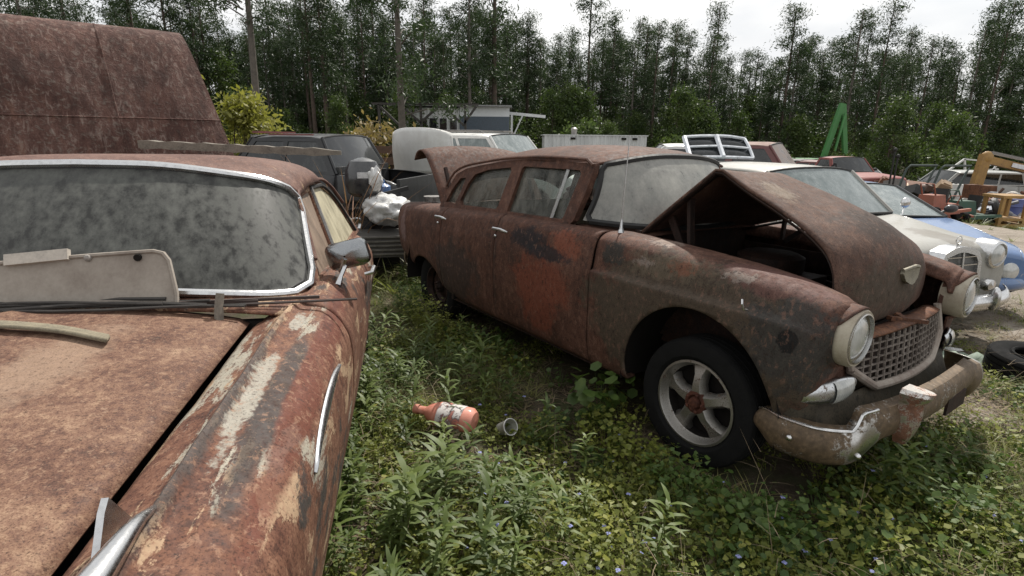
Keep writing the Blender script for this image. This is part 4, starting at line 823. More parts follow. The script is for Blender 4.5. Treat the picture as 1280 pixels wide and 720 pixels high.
    for nm, u0, u1, k in (('windshield', uc+.03, urt+.02, 1), ('rear_window', ubl-.01, urr-.0, -1)):
        if abs(u0 - u1) < .02 and s.get('bed'): u0 -= .01
        P = np.array([[(u0 + (u1-u0)*t + k * .10 * (1 - y*y) * (1 - .4*t), y * (yb + (yr-yb)*t) * .97, (zbt + .02 * (1 - y*y)) * (1-t) + (zr_ + .01 + cz*.7*(1 - abs(y)**2.6)) * t) for t in np.linspace(0, 1, 6)] for y in np.linspace(-1, 1, 13)]); m = MB(); m.grid(P); m.build(nm, s.get('wglass', glass), C_, fix=False)
        m = MB(); m.tube([tuple(p) for p in P[:, 0]], .014, 5); m.tube([tuple(p) for p in P[:, -1]], .014, 5); m.build('window_seal', BLACK, C_)
        for y in (0, -1): m = MB(); m.tube([tuple(p) for p in P[y]], .026, 6); m.build('pillar', s.get('fmat', body), C_)
    if parts:
        for nm, uu, k in (('front_bumper', uf, 1), ('rear_bumper', ur, -1)):
            P = np.array([[(uu + k * (.05 + .04 * math.sin(math.pi*t) - .16 * abs(y) ** 3.5), y * w_ * .95, zb + .12 + .15*t) for t in np.linspace(0, 1, 6)] for y in np.linspace(-1, 1, 17)]); m = MB(); m.grid(P); m.build(nm, s.get('bmat', CHROME_W), C_, thick=.01)
        for sd_ in (1, -1):
            m = MB(); T = Matrix.Translation((uf - .03, sd_ * w_ * (ft - .22), zh - .27))
            m.lathe([(-.04, .095), (.03, .10), (.045, .09), (.06, .05), (.064, .001)], 20, T); m.build('headlight', LENS, C_)
            m = MB(); m.ball((uc - .12, sd_ * (w_ + .09), zbt + .09), (.05, .09, .055), 10, 7); m.bar((uc - .12, sd_ * (w_ - .05), zbt + .03), (uc - .12, sd_ * (w_ + .06), zbt + .08), .025); m.build('door_mirror', s.get('mmat', BLACK), C_)
            m = MB(); m.box((ur - .005 + .04, sd_ * w_ * .70, zd - .30), (.05, .14, .16)); m.build('tail_lamp', simple('tail lamp red', (.22, .015, .012), .25), C_)
        m = MB()
        for i in range(5): m.box((uf + .012, 0, zh - .34 + .045 * i), (.02, w_ * .85, .012))
        m.box((uf + .004, 0, zh - .25), (.01, w_ * .9, .22)); m.build('grille', s.get('gmat', CHROME_W), C_)
    C_['_loft'] = 0
    del C_['_loft']
    return C_, hd
def gz(x, y): return float(ground_z(x, y))
# beige saloon behind the sedan -------------------------------------------------
BEI = paint('faded grey-beige paint', (.29, .285, .26), (.15, .135, .11), .6, .4, .25, 1.6, spots=[((.35, .3, .9), (.35, .25, .2), (.17, .155, .13))])
x, y = 3.655, 5.44
MC, mh = gcar('beige_saloon', 'faded beige fifties saloon with upright chrome grille behind the rusted sedan', 'car', (x, y, gz(x, y) - .01), -71, BEI,
    dict(uf=.70, ur=-3.6, wb=2.7, w=.87, zb=.26, zh=.96, zc=1.05, zbt=1.06, zd=1.0, zr=1.53, uc=-.52, urt=-.95, urr=-2.25, ubl=-2.85, wr=.33, wroof=.72, crown=.07, ftap=.90, wglass=GLL, mmat=CHROME), glass=GLL, parts=False)
# upright radiator shell, round lamps, bumper with over-riders
m = MB(); sh = [(-.24, -.22), (-.25, .10), (-.21, .19), (-.10, .235), (0, .245), (.10, .235), (.21, .19), (.25, .10), (.24, -.22)]; hl_ = [(-.195, -.185), (-.205, .09), (-.17, .15), (-.05, .185), (0, .19), (.05, .185), (.17, .15), (.205, .09), (.195, -.185)]
m.plate(sh, [hl_], lambda a, b, t: (.82 - t - .10 * b, a, .735 + .88 * b), .14); gr = m.build('grille', CHROME, MC)
m = MB(); m.plate(hl_, [], lambda a, b, t: (.79 - t - .10 * b, a, .735 + .88 * b), .01); m.build('grille_core', simple('grey grille mesh', (.14, .14, .135), .4, .6, .3, 80), gr)
m = MB(); m.bar((.835, 0, .57), (.80, 0, .90), .02); m.build('centre_bar', CHROME, gr)
for z in (.63, .71, .79, .86): m = MB(); m.bar((.815 - .1*(z-.76), -.19, z), (.815 - .1*(z-.76), .19, z), .009); m.build('cross_bar', CHROME, gr)
st_ = MB(); c_ = (.745, 0, 1.0)
for k in range(3): a = R(90 + 120*k); st_.add([(c_[0], c_[1] + .034*math.cos(a), c_[2] + .034*math.sin(a)), (c_[0]+.004, c_[1]+.008*math.cos(a+1.05), c_[2]+.008*math.sin(a+1.05)), (c_[0]-.004, c_[1]+.008*math.cos(a-1.05), c_[2]+.008*math.sin(a-1.05))], [(0, 1, 2)])
st_.tube([(c_[0], c_[1] + .036*math.cos(t), c_[2] + .036*math.sin(t)) for t in np.linspace(0, 2*math.pi, 21)], .004, 5, False); st_.bar((c_[0], 0, .94), (c_[0], 0, .97), .014); st_.build('star_ornament', CHROME, gr, fix=False)
for sd_ in (1, -1):
    M_ = Matrix.Translation((.66, sd_ * .615, .83)); m = MB(); m.lathe([(-.10, .135), (.02, .135), (.06, .125), (.07, .105), (.055, .10)], 28, M_); h_ = m.build('headlight', CHROME, MC)
    m = MB(); m.lathe([(.05, .105), (.075, .07), (.085, .001)], 24, M_); m.build('lens', LENS, h_)
    m = MB(); m.lathe([(-.06, .04), (.02, .06), (.05, .05), (.06, .001)], 16, Matrix.Translation((.80, sd_ * .40, .585))); m.build('fog_lamp', CHROME, MC)
    m = MB(); m.ball((.93, sd_ * .33, .49), (.05, .035, .11), 10, 8); m.build('over_rider', CHROME, MC)
    m = MB(); m.tube([(-.42, sd_ * .83, 1.0), (-.44, sd_ * .90, 1.06), (-.46, sd_ * .93, 1.13)], .008, 6); m.ball((-.46, sd_ * .94, 1.17), (.03, .07, .06), 12, 8); m.build('wing_mirror', CHROME, MC)
P = np.array([[(.90 - .22 * abs(t) ** 4 + .05 * math.sin(math.pi*s), t * .86, .38 + .15*s) for s in np.linspace(0, 1, 7)] for t in np.linspace(-1, 1, 25)]); m = MB(); m.grid(P); m.build('front_bumper', CHROME, MC, thick=.008)
# blue coupe ----------------------------------------------------------------
BLU = paint('sun-faded blue paint', (.060, .135, .30), (.10, .13, .17), .5, .28, .7, 1.5)
BLK = paint('chalky black paint', (.010, .011, .013), (.03, .028, .026), .5, .35, .3)
x, y = 4.85, 6.55
gcar('blue_coupe', 'low blue coupe with faded hood parked beyond the beige saloon', 'car', (x, y, gz(x, y) - .03), -90, BLU,
    dict(uf=.82, ur=-3.3, wb=2.4, w=.86, zb=.2, zh=.80, zc=.93, zbt=.93, zd=.95, zr=1.30, uc=-.62, urt=-1.35, urr=-2.0, ubl=-2.6, wr=.31, wroof=.68, ftap=.78, wglass=GLL, bmat=BLU, mmat=BLK, gmat=DARK, fmat=BLK, nwin=1), glass=GLL)
# maroon pickup ---------------------------------------------------------------
MAR = paint('faded maroon paint', (.125, .040, .038), (.17, .10, .085), .7, .45, .1, 1.5, rustc=(.10, .045, .025))
MROOF = paint('sun-bleached maroon roof', (.21, .13, .105), (.12, .06, .045), .7, .6, 0, 1.5)
gcar('maroon_pickup', 'faded maroon pickup with bleached roof facing right beyond the sedan', 'pickup', (5.75, 9.75, gz(5.5, 9.3) + .02), -33, MAR,
    dict(uf=.85, ur=-3.6, wb=3.1, w=.95, zb=.35, zh=1.12, zc=1.20, zbt=1.20, zd=1.15, zr=1.80, uc=-.75, urt=-1.15, urr=-1.75, ubl=-1.85, wr=.36, wroof=.76, nwin=1, bed=1, wglass=dirty_glass('dusty brown glass', (.22, .17, .14), (.07, .055, .05), .38, .62)), roof=MROOF)
m = MB(); m.bar((5.35, 9.75, 1.02), (5.5, 9.6, 1.30), .03); m.bar((5.5, 9.6, 1.30), (5.58, 9.55, 1.02), .025); tag(m.build('bent_bracket', BLACK), 'bent black bracket standing on the maroon pickup cowl', 'bracket')
# silver four-pane frame on a dark hatchback ---------------------------------
DKR = paint('dull dark maroon', (.05, .022, .022), (.09, .06, .05), .6, .5, .1)
gcar('dark_hatchback', 'dull dark hatchback half hidden behind the sedan roof', 'car', (3.75, 8.6, gz(3.7, 8.6)), -25, DKR,
    dict(uf=.8, ur=-2.9, wb=2.4, w=.84, zb=.25, zh=.90, zc=1.0, zbt=1.0, zd=1.05, zr=1.38, uc=-.5, urt=-1.0, urr=-2.2, ubl=-2.8, wr=.3))
fr_ = thing('silver_window_frame', 'silver four-pane window frame lying tilted on the dark hatchback', 'window frame', (3.12, 8.6, 1.41), -8)
def bf(a, b): return (a, .35 * b - .10 * (1 - a * a * 1.6), .30 * b - .05 * a * a)
SILV = simple('bright brushed aluminium', (.55, .57, .60), .35, .6, .2)
for nm, ps, r_ in (('top_rail', [(-.48, 1), (-.2, 1.03), (.1, 1.03), (.42, .93)], .025), ('bottom_rail', [(-.42, 0), (0, 0), (.50, 0)], .025), ('mid_rail', [(-.45, .5), (0, .53), (.46, .47)], .02), ('left_rail', [(-.42, 0), (-.45, .5), (-.48, 1)], .04), ('right_rail', [(.50, 0), (.47, .5), (.42, .93)], .025), ('centre_rail', [(.06, 0), (.03, .5), (0, 1.03)], .04)):
    m = MB(); P_ = [bf(*q) for q in curve(ps, 9)]; m.tube(P_, r_, 6); m.build(nm, SILV, fr_)
for a0, a1, b0, b1 in ((-.43, .04, .03, .5), (-.45, .02, .53, 1.0), (.06, .47, .03, .5), (.04, .44, .53, .95)):
    m = MB(); m.add([bf(a0, b0), bf(a1, b0), bf(a1, b1), bf(a0, b1)], [(0, 1, 2, 3)]); m.build('pane', GLD, fr_, thick=.005, fix=False)
# white cars further back -------------------------------------------------------
WHT = paint('chalky white paint', (.62, .62, .60), (.30, .27, .23), .5, .4, .2, 1.5)
gcar('white_saloon', 'white saloon roof showing over the sedan roof', 'car', (2.4, 13.4, .06), 172, WHT, dict(uf=.8, ur=-3.6, wb=2.7, w=.88, zb=.25, zh=.95, zc=1.05, zbt=1.05, zd=1.05, zr=1.50, uc=-.6, urt=-1.1, urr=-2.2, ubl=-2.8))
suv = dict(uf=.85, ur=-3.9, wb=3.0, w=.97, zb=.35, zh=1.10, zc=1.18, zbt=1.18, zd=1.2, zr=1.84, uc=-.75, urt=-1.25, urr=-3.75, ubl=-3.85, wr=.36, wroof=.82, nwin=3)
WS, _ = gcar('white_suv', 'long white utility wagon with a roof rack behind the raised trunk lid', 'car', (.95, 12.0, -.10), -32, WHT, suv, glass=GLL)
for y in (-.62, .62): m = MB(); m.tube([(-1.5, y, 1.86), (-1.6, y, 1.91), (-3.5, y, 1.91), (-3.6, y, 1.86)], .018, 6); m.build('roof_rack_rail', STEEL, WS)
for u in (-1.8, -2.5, -3.2): m = MB(); m.bar((u, -.62, 1.91), (u, .62, 1.91), .03); m.build('roof_rack_bar', STEEL, WS)
WT, _ = gcar('white_truck', 'white truck facing left with its rounded hood tilted wide open', 'truck', (-1.55, 10.7, 0), -100, WHT,
    dict(uf=.85, ur=-3.0, wb=2.6, w=.92, zb=.35, zh=1.0, zc=1.1, zbt=1.08, zd=1.1, zr=1.42, uc=-.55, urt=-.85, urr=-1.6, ubl=-1.7, wr=.36, wroof=.8, nwin=1, bed=1, mmat=WHT), hood=False)
P = np.array([[(.62 + .20 * math.sin(math.pi * t * .6) - .30 * abs(s) ** 2.5, s * .62 * (1 - .10 * t), 1.02 + .80 * t - .09 * abs(s) ** 3 * t) for t in np.linspace(0, 1, 12)] for s in np.linspace(-1, 1, 15)]); m = MB(); m.grid(P); m.build('hood', WHT, WT, thick=.03)
# black pickup on the left --------------------------------------------------------
BP, _ = gcar('black_pickup', 'black crew-cab pickup with a red-edged roof beyond the coupe', 'pickup', (-4.40, 9.2, -.05), 168, BLK,
    dict(uf=.85, ur=-3.05, wb=2.4, w=.92, zb=.35, zh=1.08, zc=1.15, zbt=1.18, zd=1.15, zr=1.72, uc=-.4, urt=-.75, urr=-1.85, ubl=-2.1, wr=.36, wroof=.80, nwin=2, bed=1, bmat=BLK), glass=GLD)
m = MB(); m.bar((-.6, -.5, 1.755), (-.62, .5, 1.755), .10, .03); m.bar((-1.0, .70, 1.72), (-1.7, .70, 1.72), .05, .02); m.build('red_roof_strip', paint('dull red paint', (.16, .03, .028), (.1, .05, .05)), BP)
# far right row -------------------------------------------------------------------
SLV = paint('faded silver paint', (.34, .35, .34), (.2, .19, .17), .5, .35, .3)
x, y = 17.2, 24.0
gcar('silver_suv', 'silver boxy wagon side-on at the edge of the wood', 'car', (x, y, gz(x, y)), 175, SLV, dict(suv, zr=1.72, nwin=3), glass=GLD)
RED = paint('old red truck paint', (.20, .045, .04), (.2, .11, .09), .7, .5, .1, rustc=(.1, .05, .03))
gcar('red_pickup', 'old red square-fronted pickup with chrome grille in the far row', 'pickup', (12.7, 20.0, gz(12.7, 20.0) - .02), -80, RED, dict(uf=.75, ur=-3.4, wb=3.0, w=.95, zb=.4, zh=1.14, zc=1.2, zbt=1.2, zd=1.15, zr=1.72, uc=-.75, urt=-1.1, urr=-1.7, ubl=-1.8, wr=.36, nwin=1, bed=1, ftap=.96))
gcar('rust_van', 'brown rusted truck cab beside the red pickup', 'truck', (14.3, 20.4, gz(14.3, 20.4) + .0), -60, RUSTY, dict(uf=.75, ur=-3.4, wb=3.0, w=.95, zb=.4, zh=1.14, zc=1.2, zbt=1.15, zd=1.15, zr=1.35, uc=-.75, urt=-.9, urr=-1.7, ubl=-1.8, wr=.36, nwin=1, bed=1, ftap=.96), parts=False)
gcar('far_maroon_saloon', 'small maroon saloon deep in the row below the green boom', 'car', (13.6, 22.0, gz(13.6, 22) + .15), -60, MAR, dict(uf=.8, ur=-3.6, wb=2.7, w=.88, zb=.25, zh=.95, zc=1.05, zbt=1.05, zd=1.05, zr=1.5, uc=-.6, urt=-1.1, urr=-2.2, ubl=-2.8))
gcar('far_white_saloon', 'small white saloon deep in the row below the green boom', 'car', (15.8, 23.5, gz(15.8, 23.5) + .1), -70, WHT, dict(uf=.8, ur=-3.6, wb=2.7, w=.88, zb=.25, zh=.95, zc=1.05, zbt=1.05, zd=1.05, zr=1.5, uc=-.6, urt=-1.1, urr=-2.2, ubl=-2.8))
gcar('far_black_saloon', 'black saloon at the back of the row against the trees', 'car', (14.6, 25.0, gz(14.6, 25) + .3), -20, BLK, dict(uf=.8, ur=-3.6, wb=2.7, w=.88, zb=.25, zh=.95, zc=1.05, zbt=1.05, zd=1.05, zr=1.5, uc=-.6, urt=-1.1, urr=-2.2, ubl=-2.8))
from mathutils import noise as nz
# ------------------------------------------------------------ yard things behind the cars
# huge rusted tank hull on the left
TANK = G('flaking tank rust'); g = TANK
d1 = g.noise(7, 7, .7, vec=g.co((2.2, 2.2, .45), rot=(0, R(35), R(20))), dist=.8); d2 = g.noise(9, 7, .7, vec=g.co((.55, 2.2, 2.2), rot=(0, R(-50), 0)), dist=.8); n1 = g.noise(1.2, 6, .6); n3 = g.noise(40, 5, .7)
f = g.math('ADD', g.math('MULTIPLY', n1, .4), g.math('ADD', g.math('MULTIPLY', d1, .35), g.math('MULTIPLY', n3, .25)))
c = g.ramp(f, [(.36, (.040, .020, .016)), (.47, (.085, .041, .032)), (.55, (.135, .072, .058)), (.66, (.22, .15, .125))])
c = g.mix(g.ramp(d2, [(.535, 0), (.62, .45)]), c, (.22, .19, .16)); c = g.mix(g.ramp(d1, [(.55, 0), (.63, .5)]), c, (.27, .21, .18))
dr = g.noise(5, 6, .65, vec=g.co((1.6, 1.6, .10))); c = g.mix(g.ramp(dr, [(.46, 0), (.66, .65)]), c, (.035, .018, .015)); c = g.mix(g.ramp(dr, [(.30, .45), (.42, 0)]), c, (.19, .10, .07))
TANK = g.bsdf(c, .85, 0, g.bump(g.math('ADD', d1, d2), .6, .03), **{'Specular IOR Level': .3})
tk = thing('rusted_tank', 'huge flaking rust-red steel tank hull looming behind the coupe', 'tank', (-6.2, 8.6, 0))
A = np.array([-10.5, 4.6]); B = np.array([-5.02, 9.0]); ax = (B - A) / np.linalg.norm(B - A); nm = np.array([ax[1], -ax[0]])   # nm points to the camera side
prof = curve([(.95, -.05), (.75, .9), (.50, 1.8), (.20, 2.6), (-.05, 3.05), (-.30, 3.18), (-1.6, 3.2), (-2.2, 2.6), (-2.4, -.05)], 60)   # (towards camera, z)
rows = []
for s in np.linspace(0, 1, 60):
    q = s * np.linalg.norm(B - A); row = []
    e = max(0, (s - .93) / .07)
    for (o, z) in prof:
        k = 1 - .10 * e * e; oo = (o + .7) * k - .7 - .0; zz = z
        ext = .70 * (1 - z / 3.2) * max(0, (s - .80) / .20) ** 1.2
        p = A + ax * (q + ext) + nm * (oo + .012 * math.sin(q * 3 + z * 2)); row.append((p[0] + 6.2, p[1] - 8.6, zz))
    rows.append(row)
m = MB(); m.grid(np.array(rows)); m.add(rows[-1], [tuple(range(60))]); m.build('hull', TANK, tk)
for s in (20, 38, 50):
    m = MB(); m.tube([rows[s][k] for k in range(0, 44)], .012, 5); m.build('weld_seam', TANK, tk)
m = MB(); m.tube([rows[i][14] for i in range(60)], .014, 5); m.build('weld_seam', TANK, tk)
# white trailer box and steel-framed shed in the distance
WCOR = G('white corrugated sheet'); WCOR = WCOR.bsdf(WCOR.ramp(WCOR.noise(3, 6, .65, vec=WCOR.co((1, 1, .2))), [(.3, (.42, .43, .43)), (.65, (.60, .61, .61))]), .5)
def corrugated(mb, a, b, z0, z1, pitch=.18, d=.03):
    a = np.array(a, float); b = np.array(b, float); n = int(np.linalg.norm(b - a) / pitch * 4); t = (b - a) / np.linalg.norm(b - a); nr = np.array([t[1], -t[0]])
    P = []
    for i in range(n + 1):
        p = a + (b - a) * i / n + nr * d * (1 if (i % 4) in (1, 2) else 0); P.append([(p[0], p[1], z0), (p[0], p[1], z1)])
    mb.grid(np.array(P))
ct = thing('white_trailer', 'long low white corrugated trailer box beyond the sedan roof', 'trailer', (3.6, 27, -.3))
m = MB(); corrugated(m, (-2.2, -1.2), (2.45, -1.2), .7, 2.12); m.build('side_wall', WCOR, ct, sharp=20)
m = MB(); m.box((.12, 0, 1.4), (4.6, 2.36, 1.42)); m.build('box', WCOR, ct); m = MB(); m.box((.12, 0, 2.14), (4.75, 2.5, .05)); m.build('roof', WCOR, ct)
for u in (-.9, 1.4, 1.9): m = MB(); m.box((u, -1.25, 2.0), (.22, .05, .09)); m.build('vent', DARK, ct)
for u in (-1.3, 1.5): m = MB(); m.lathe([(-.12, .01), (-.12, .4), (.12, .4), (.12, .01)], 20, Matrix.Translation((u, -.9, .42)) @ Matrix.Rotation(R(90), 4, 'Z')); m.build('wheel', RUBBER, ct)
m = MB(); m.lathe([(0, .12), (.2, .13), (.26, .16), (.33, .08), (.34, .001)], 12, Matrix.Translation((-.8, -.6, 2.16)) @ Matrix.Rotation(R(-90), 4, 'Y')); m.build('roof_vent', STEEL, ct)
so = thing('site_office', 'white site office with a dark blue stripe under steel frames', 'building', (-3.0, 30, 0))
m = MB(); corrugated(m, (-2.6, -1.5), (.3, -1.5), .3, 3.1); m.build('front_wall', WCOR, so, sharp=20)
m = MB(); m.box((-1.15, 0, 1.7), (2.85, 2.9, 2.75)); m.build('rear_wall', WCOR, so)
m = MB(); m.box((1.55, -1.0, 1.75), (2.45, 1.1, 2.85)); m.build('bright_end', simple('painted white board', (.62, .64, .66), .5, 0, .12), so)
m = MB(); m.box((1.55, -1.565, 2.33), (2.46, .04, .75)); m.build('blue_stripe', simple('dark slate blue', (.055, .075, .10), .4), so)
for k in range(5): m = MB(); m.box((-2.0 + .5 * k, -1.56, 2.3), (.34, .04, .6)); m.build('window', GLD, so)
m = MB(); m.box((-.1, -.3, 3.2), (6.0, 3.2, .07)); m.build('roof', simple('grey roofing', (.22, .22, .22), .7), so)
ff = thing('steel_frame', 'dark open steel roof frame with sloping struts beside the site office', 'frame', (-4.2, 26, 0))
for nm_, a, b in (('post', (-1.9, 0, 0), (-1.9, 0, 3.1)), ('post', (.0, 0, 0), (.0, 0, 3.1)), ('post', (2.0, 0, 0), (2.0, 0, 3.1)), ('beam', (-2.2, 0, 3.12), (2.6, 0, 3.12)), ('strut', (-1.85, 0, 3.0), (-.9, 0, 2.1)), ('strut', (.05, 0, 2.4), (.85, 0, 3.05)), ('strut', (.0, 0, 2.3), (-.9, 0, 3.05)), ('strut', (1.95, 0, 2.3), (2.5, 0, 3.05)), ('strut', (1.95, 0, 2.2), (1.0, 0, 3.05))):
    m = MB(); m.bar(a, b, .10, .10); m.build(nm_, simple('dark frame steel', (.05, .045, .04), .6, .3), ff)
gp = thing('gantry', 'pale metal gantry arm beside the site office', 'frame', (-.3, 29, 0))
m = MB(); m.bar((-.6, 0, 2.95), (1.9, 0, 2.75), .08, .14); m.build('arm', WCOR, gp); m = MB(); m.bar((.2, 0, 0), (.2, 0, 2.9), .1); m.build('post', WCOR, gp); m = MB(); m.bar((.25, 0, 1.7), (.75, 0, 2.8), .07); m.build('brace', WCOR, gp)
sb = thing('site_shed', 'small pale shed behind the black pickup cab', 'shed', (-5.6, 14.2, 0))
m = MB(); m.box((0, 0, .8), (1.3, 1, 1.6)); m.build('wall', simple('buff board', (.36, .28, .2), .8), sb); m = MB(); m.box((.15, 0, 1.65), (1.7, 1.2, .07)); m.build('roof', WCOR, sb); m = MB(); m.box((.2, -.52, .8), (.5, .04, 1.2)); m.build('door', simple('grey door', (.3, .3, .28), .7), sb)
# junk between the coupe and the sedan ------------------------------------------------
ob = thing('outboard_motor', 'black outboard motor cowl standing among junk beyond the coupe mirror', 'motor', (-1.85, 6.9, 0), 20)
BCO = paint('black gelcoat', (.012, .013, .016), (.10, .10, .10), .5, .2, .8, 6)
prof = [(.95, .02), (.93, .13), (.98, .20), (1.1, .23), (1.25, .22), (1.36, .16), (1.40, .06), (1.405, .001)]
m = MB(); m.lathe(prof, 20, Matrix.Rotation(R(-90), 4, 'Y') @ Matrix.Diagonal((1, .75, 1, 1))); m.build('cowl', BCO, ob)
m = MB(); m.bar((0, 0, .25), (0, 0, .98), .13, .10); m.bar((.05, 0, .25), (-.1, 0, .0), .04, .16); m.build('leg', BCO, ob); m = MB(); m.bar((.1, 0, .92), (.55, .05, 1.02), .05); m.build('tiller', BLACK, ob)
m = MB(); m.box((0, -.17, 1.2), (.18, .02, .07)); m.build('badge', simple('silver badge', (.5, .5, .5), .3), ob)
bgm = simple('grubby white plastic sheet', (.55, .55, .54), .35, 0, .25, 6, .5)
def lump(name, label, cat, c, r, mat, seed, n=18, mm=10, noise=.28, group=None):
    m = MB(); m.ball((0, 0, 0), (1, 1, 1), n * 2, mm * 2); q = []
    for v in m.V:
        v = Vector(v); d = 1 + 1.1 * noise * nz.noise(v * 2.1 + Vector((seed, 0, 0))) + .8 * noise * abs(nz.noise(v * 5.3 + Vector((0, seed, 0)))) + .3 * noise * nz.noise(v * 11); q.append((v.x * d * r[0], v.y * d * r[1], v.z * d * r[2]))
    m.V = q; o = m.build(name, mat, sharp=0); o.location = c; o.rotation_euler = (0, 0, seed * .7); return tag(o, label, cat, group)
lump('white_sack', 'crumpled white plastic sack lying on scrap beyond the coupe', 'sack', (-1.55, 6.75, .80), (.42, .25, .16), bgm, 3)
lump('crumpled_tarp', 'pale crumpled tarp beside the black outboard cowl', 'tarp', (-1.66, 6.72, 1.16), (.10, .06, .13), bgm, 8)
cs = thing('scrap_radiator', 'flat grey slatted scrap panel lying beneath the white sack', 'scrap', (-1.42, 6.55, 0), 12)
m = MB(); m.box((0, 0, .42), (1.3, .6, .24)); m.build('core', simple('grimy grey metal', (.075, .07, .062), .7, .2), cs)
for k in range(5): m = MB(); m.box((0, -.31, .34 + .05 * k), (1.28, .02, .018)); m.build('slat', STEEL, cs)
for k in (-1, 1): m = MB(); m.box((k * .5, 0, .15), (.12, .5, .3)); m.build('block', DRYWOOD, cs)
cn = thing('blue_canister', 'small blue canister in the junk beside the black pickup', 'canister', (-1.68, 7.15, .88)); m = MB(); m.lathe([(0, .001), (0, .10), (.16, .10), (.2, .04), (.24, .035), (.24, .001)], 16, Matrix.Rotation(R(-90), 4, 'Y')); m.build('body', paint('blue plastic', (.07, .17, .38)), cn); m = MB(); m.tube([(-.06, 0, .2), (0, 0, .27), (.06, 0, .2)], .012, 6); m.build('handle', BLACK, cn)
m = MB(); m.box((-1.68, 7.15, .43), (.45, .4, .86)); tag(m.build('oil_drum_crate', simple('dark crate', (.03, .027, .024), .9)), 'dark crate holding up the small blue canister', 'crate')
eng = thing('engine_block', 'greasy engine block dumped beside the black pickup bed', 'engine', (-1.20, 7.6, 0), 15); EB = simple('greasy iron', (.05, .047, .044), .6, .4, .5, 20, .5)
m = MB(); m.box((0, 0, .55), (.55, .4, .45)); m.build('block', EB, eng)
for k in range(4): m = MB(); m.tube([(-.2 + .13 * k, -.2, .6), (-.2 + .13 * k, -.28, .66), (-.2 + .13 * k, -.30, .8)], .035, 8); m.build('exhaust_stub', RUSTY, eng)
m = MB(); m.lathe([(0, .001), (0, .13), (.07, .13), (.07, .001)], 18, Matrix.Translation((.1, 0, .80)) @ Matrix.Rotation(R(-90), 4, 'Y')); m.build('air_cleaner', STEEL, eng); m = MB(); m.box((0, 0, .17), (.7, .5, .34)); m.build('stand', DRYWOOD, eng)
for k, (a, b, lb) in enumerate((((-2.7, 11.0, 1.42), (-.9, 11.6, 1.36), 'upper'), ((-2.6, 11.0, 1.20), (-.8, 11.6, 1.16), 'lower'))):
    m = MB(); m.bar(a, b, .08, .14); tag(m.build('timber_rail', simple('brown timber', (.08, .045, .028), .9, 0, .4)), f'dark brown timber rail, the {lb} of two behind the pickup bed', 'timber')
for (x, y) in ((-2.4, 11.1), (-1.1, 11.52)): m = MB(); m.bar((x, y + .1, 0), (x, y + .1, 1.5), .1); tag(m.build('timber_post', simple('brown post', (.07, .045, .03), .9)), ('left' if x < -2 else 'right') + ' dark post carrying the timber rails behind the pickup bed', 'post')
# litter in the grass -------------------------------------------------------------
bt = thing('plastic_jug', 'sun-faded red plastic jug with a torn white label in the grass', 'jug', (-.375, 2.83, .115), -22, rx=18); bt.scale = (1.25,) * 3
RJ = paint('faded red plastic', (.50, .17, .115), (.58, .36, .28), .6, .45, .1, 9)
prof = [(-.155, .001), (-.15, .045), (-.13, .062), (.03, .062), (.075, .045), (.10, .022), (.13, .020), (.155, .020), (.155, .001)]
m = MB(); m.lathe(prof, 20, Matrix.Rotation(R(180), 4, 'Z') @ Matrix.Diagonal((1, 1, .8, 1))); m.build('body', RJ, bt)
m = MB(); m.lathe([(-.10, .064), (.02, .064)], 20, Matrix.Rotation(R(180), 4, 'Z') @ Matrix.Diagonal((1, 1, .8, 1))); lbm = G('torn label'); lbm = lbm.bsdf(lbm.ramp(lbm.noise(16, 8, .75), [(.44, (.52, .49, .47)), (.5, (.50, .47, .45)), (.53, (.10, .08, .08)), (.62, (.42, .14, .10))]), .7)
m.build('label_wrap', lbm, bt); m = MB(); m.lathe([(.135, .023), (.16, .023), (.162, .001)], 14, Matrix.Rotation(R(180), 4, 'Z')); m.build('cap', RJ, bt)
cp = thing('plastic_cup', 'crushed clear plastic cup beside the red jug', 'cup', (-.03, 2.79, .06), 40, rx=60)
m = MB(); m.lathe([(-.05, .001), (-.05, .032), (.05, .045), (.055, .047)], 16, Matrix.Rotation(R(-90), 4, 'Y')); m.build('wall', dirty_glass('cloudy plastic', (.42, .42, .38), (.2, .2, .18), .3, .6, 8, .35), cp); m = MB(); m.tube([(.046 * math.cos(t), .046 * math.sin(t), .055) for t in np.linspace(0, 6.283, 19)], .003, 5, False); m.build('lip', bgm, cp)
tx, ty = 3.72, 3.72
ty_ = thing('loose_tyre', 'bald black tyre lying flat in the weeds by the saloon bumper', 'tyre', (tx + .22, ty + .05, gz(tx, ty) + .07), 30, rx=3); m = tyre_mb(.34, .20, .19); o = m.build('tread', RUBBER, ty_); o.rotation_euler = (0, R(90), 0)
m = MB(); m.tube([(.195 * math.cos(t), .195 * math.sin(t), .09) for t in np.linspace(0, 6.283, 25)], .012, 6, False); m.build('bead', RUBBER, ty_)
cl = MB(); P = np.array([[(i * .035 - .2, j * .035 - .08, .05 + .035 * math.sin(i * 1.1 + j) + .03 * math.cos(j * 1.7 - i * .5)) for j in range(6)] for i in range(13)]); cl.grid(P); o = cl.build('crumpled_cloth', simple('faded green cloth', (.22, .27, .22), .8, 0, .3), thick=.006, sharp=0); o.location = (3.55, 4.12, gz(3.5, 4.1)); o.rotation_euler = (0, 0, R(-30)); tag(o, 'crumpled pale green cloth on the ground below the saloon bumper', 'cloth')
for k, (x, y) in enumerate(((4.15, 4.25), (3.95, 4.6))):
    lump('plastic_scrap', ('white scrap of plastic beside the loose tyre', 'white scrap of plastic on the gravel behind the loose tyre')[k], 'litter', (x, y, gz(x, y) + .02), (.07, .035, .02), bgm, 21 + k, 8, 6)
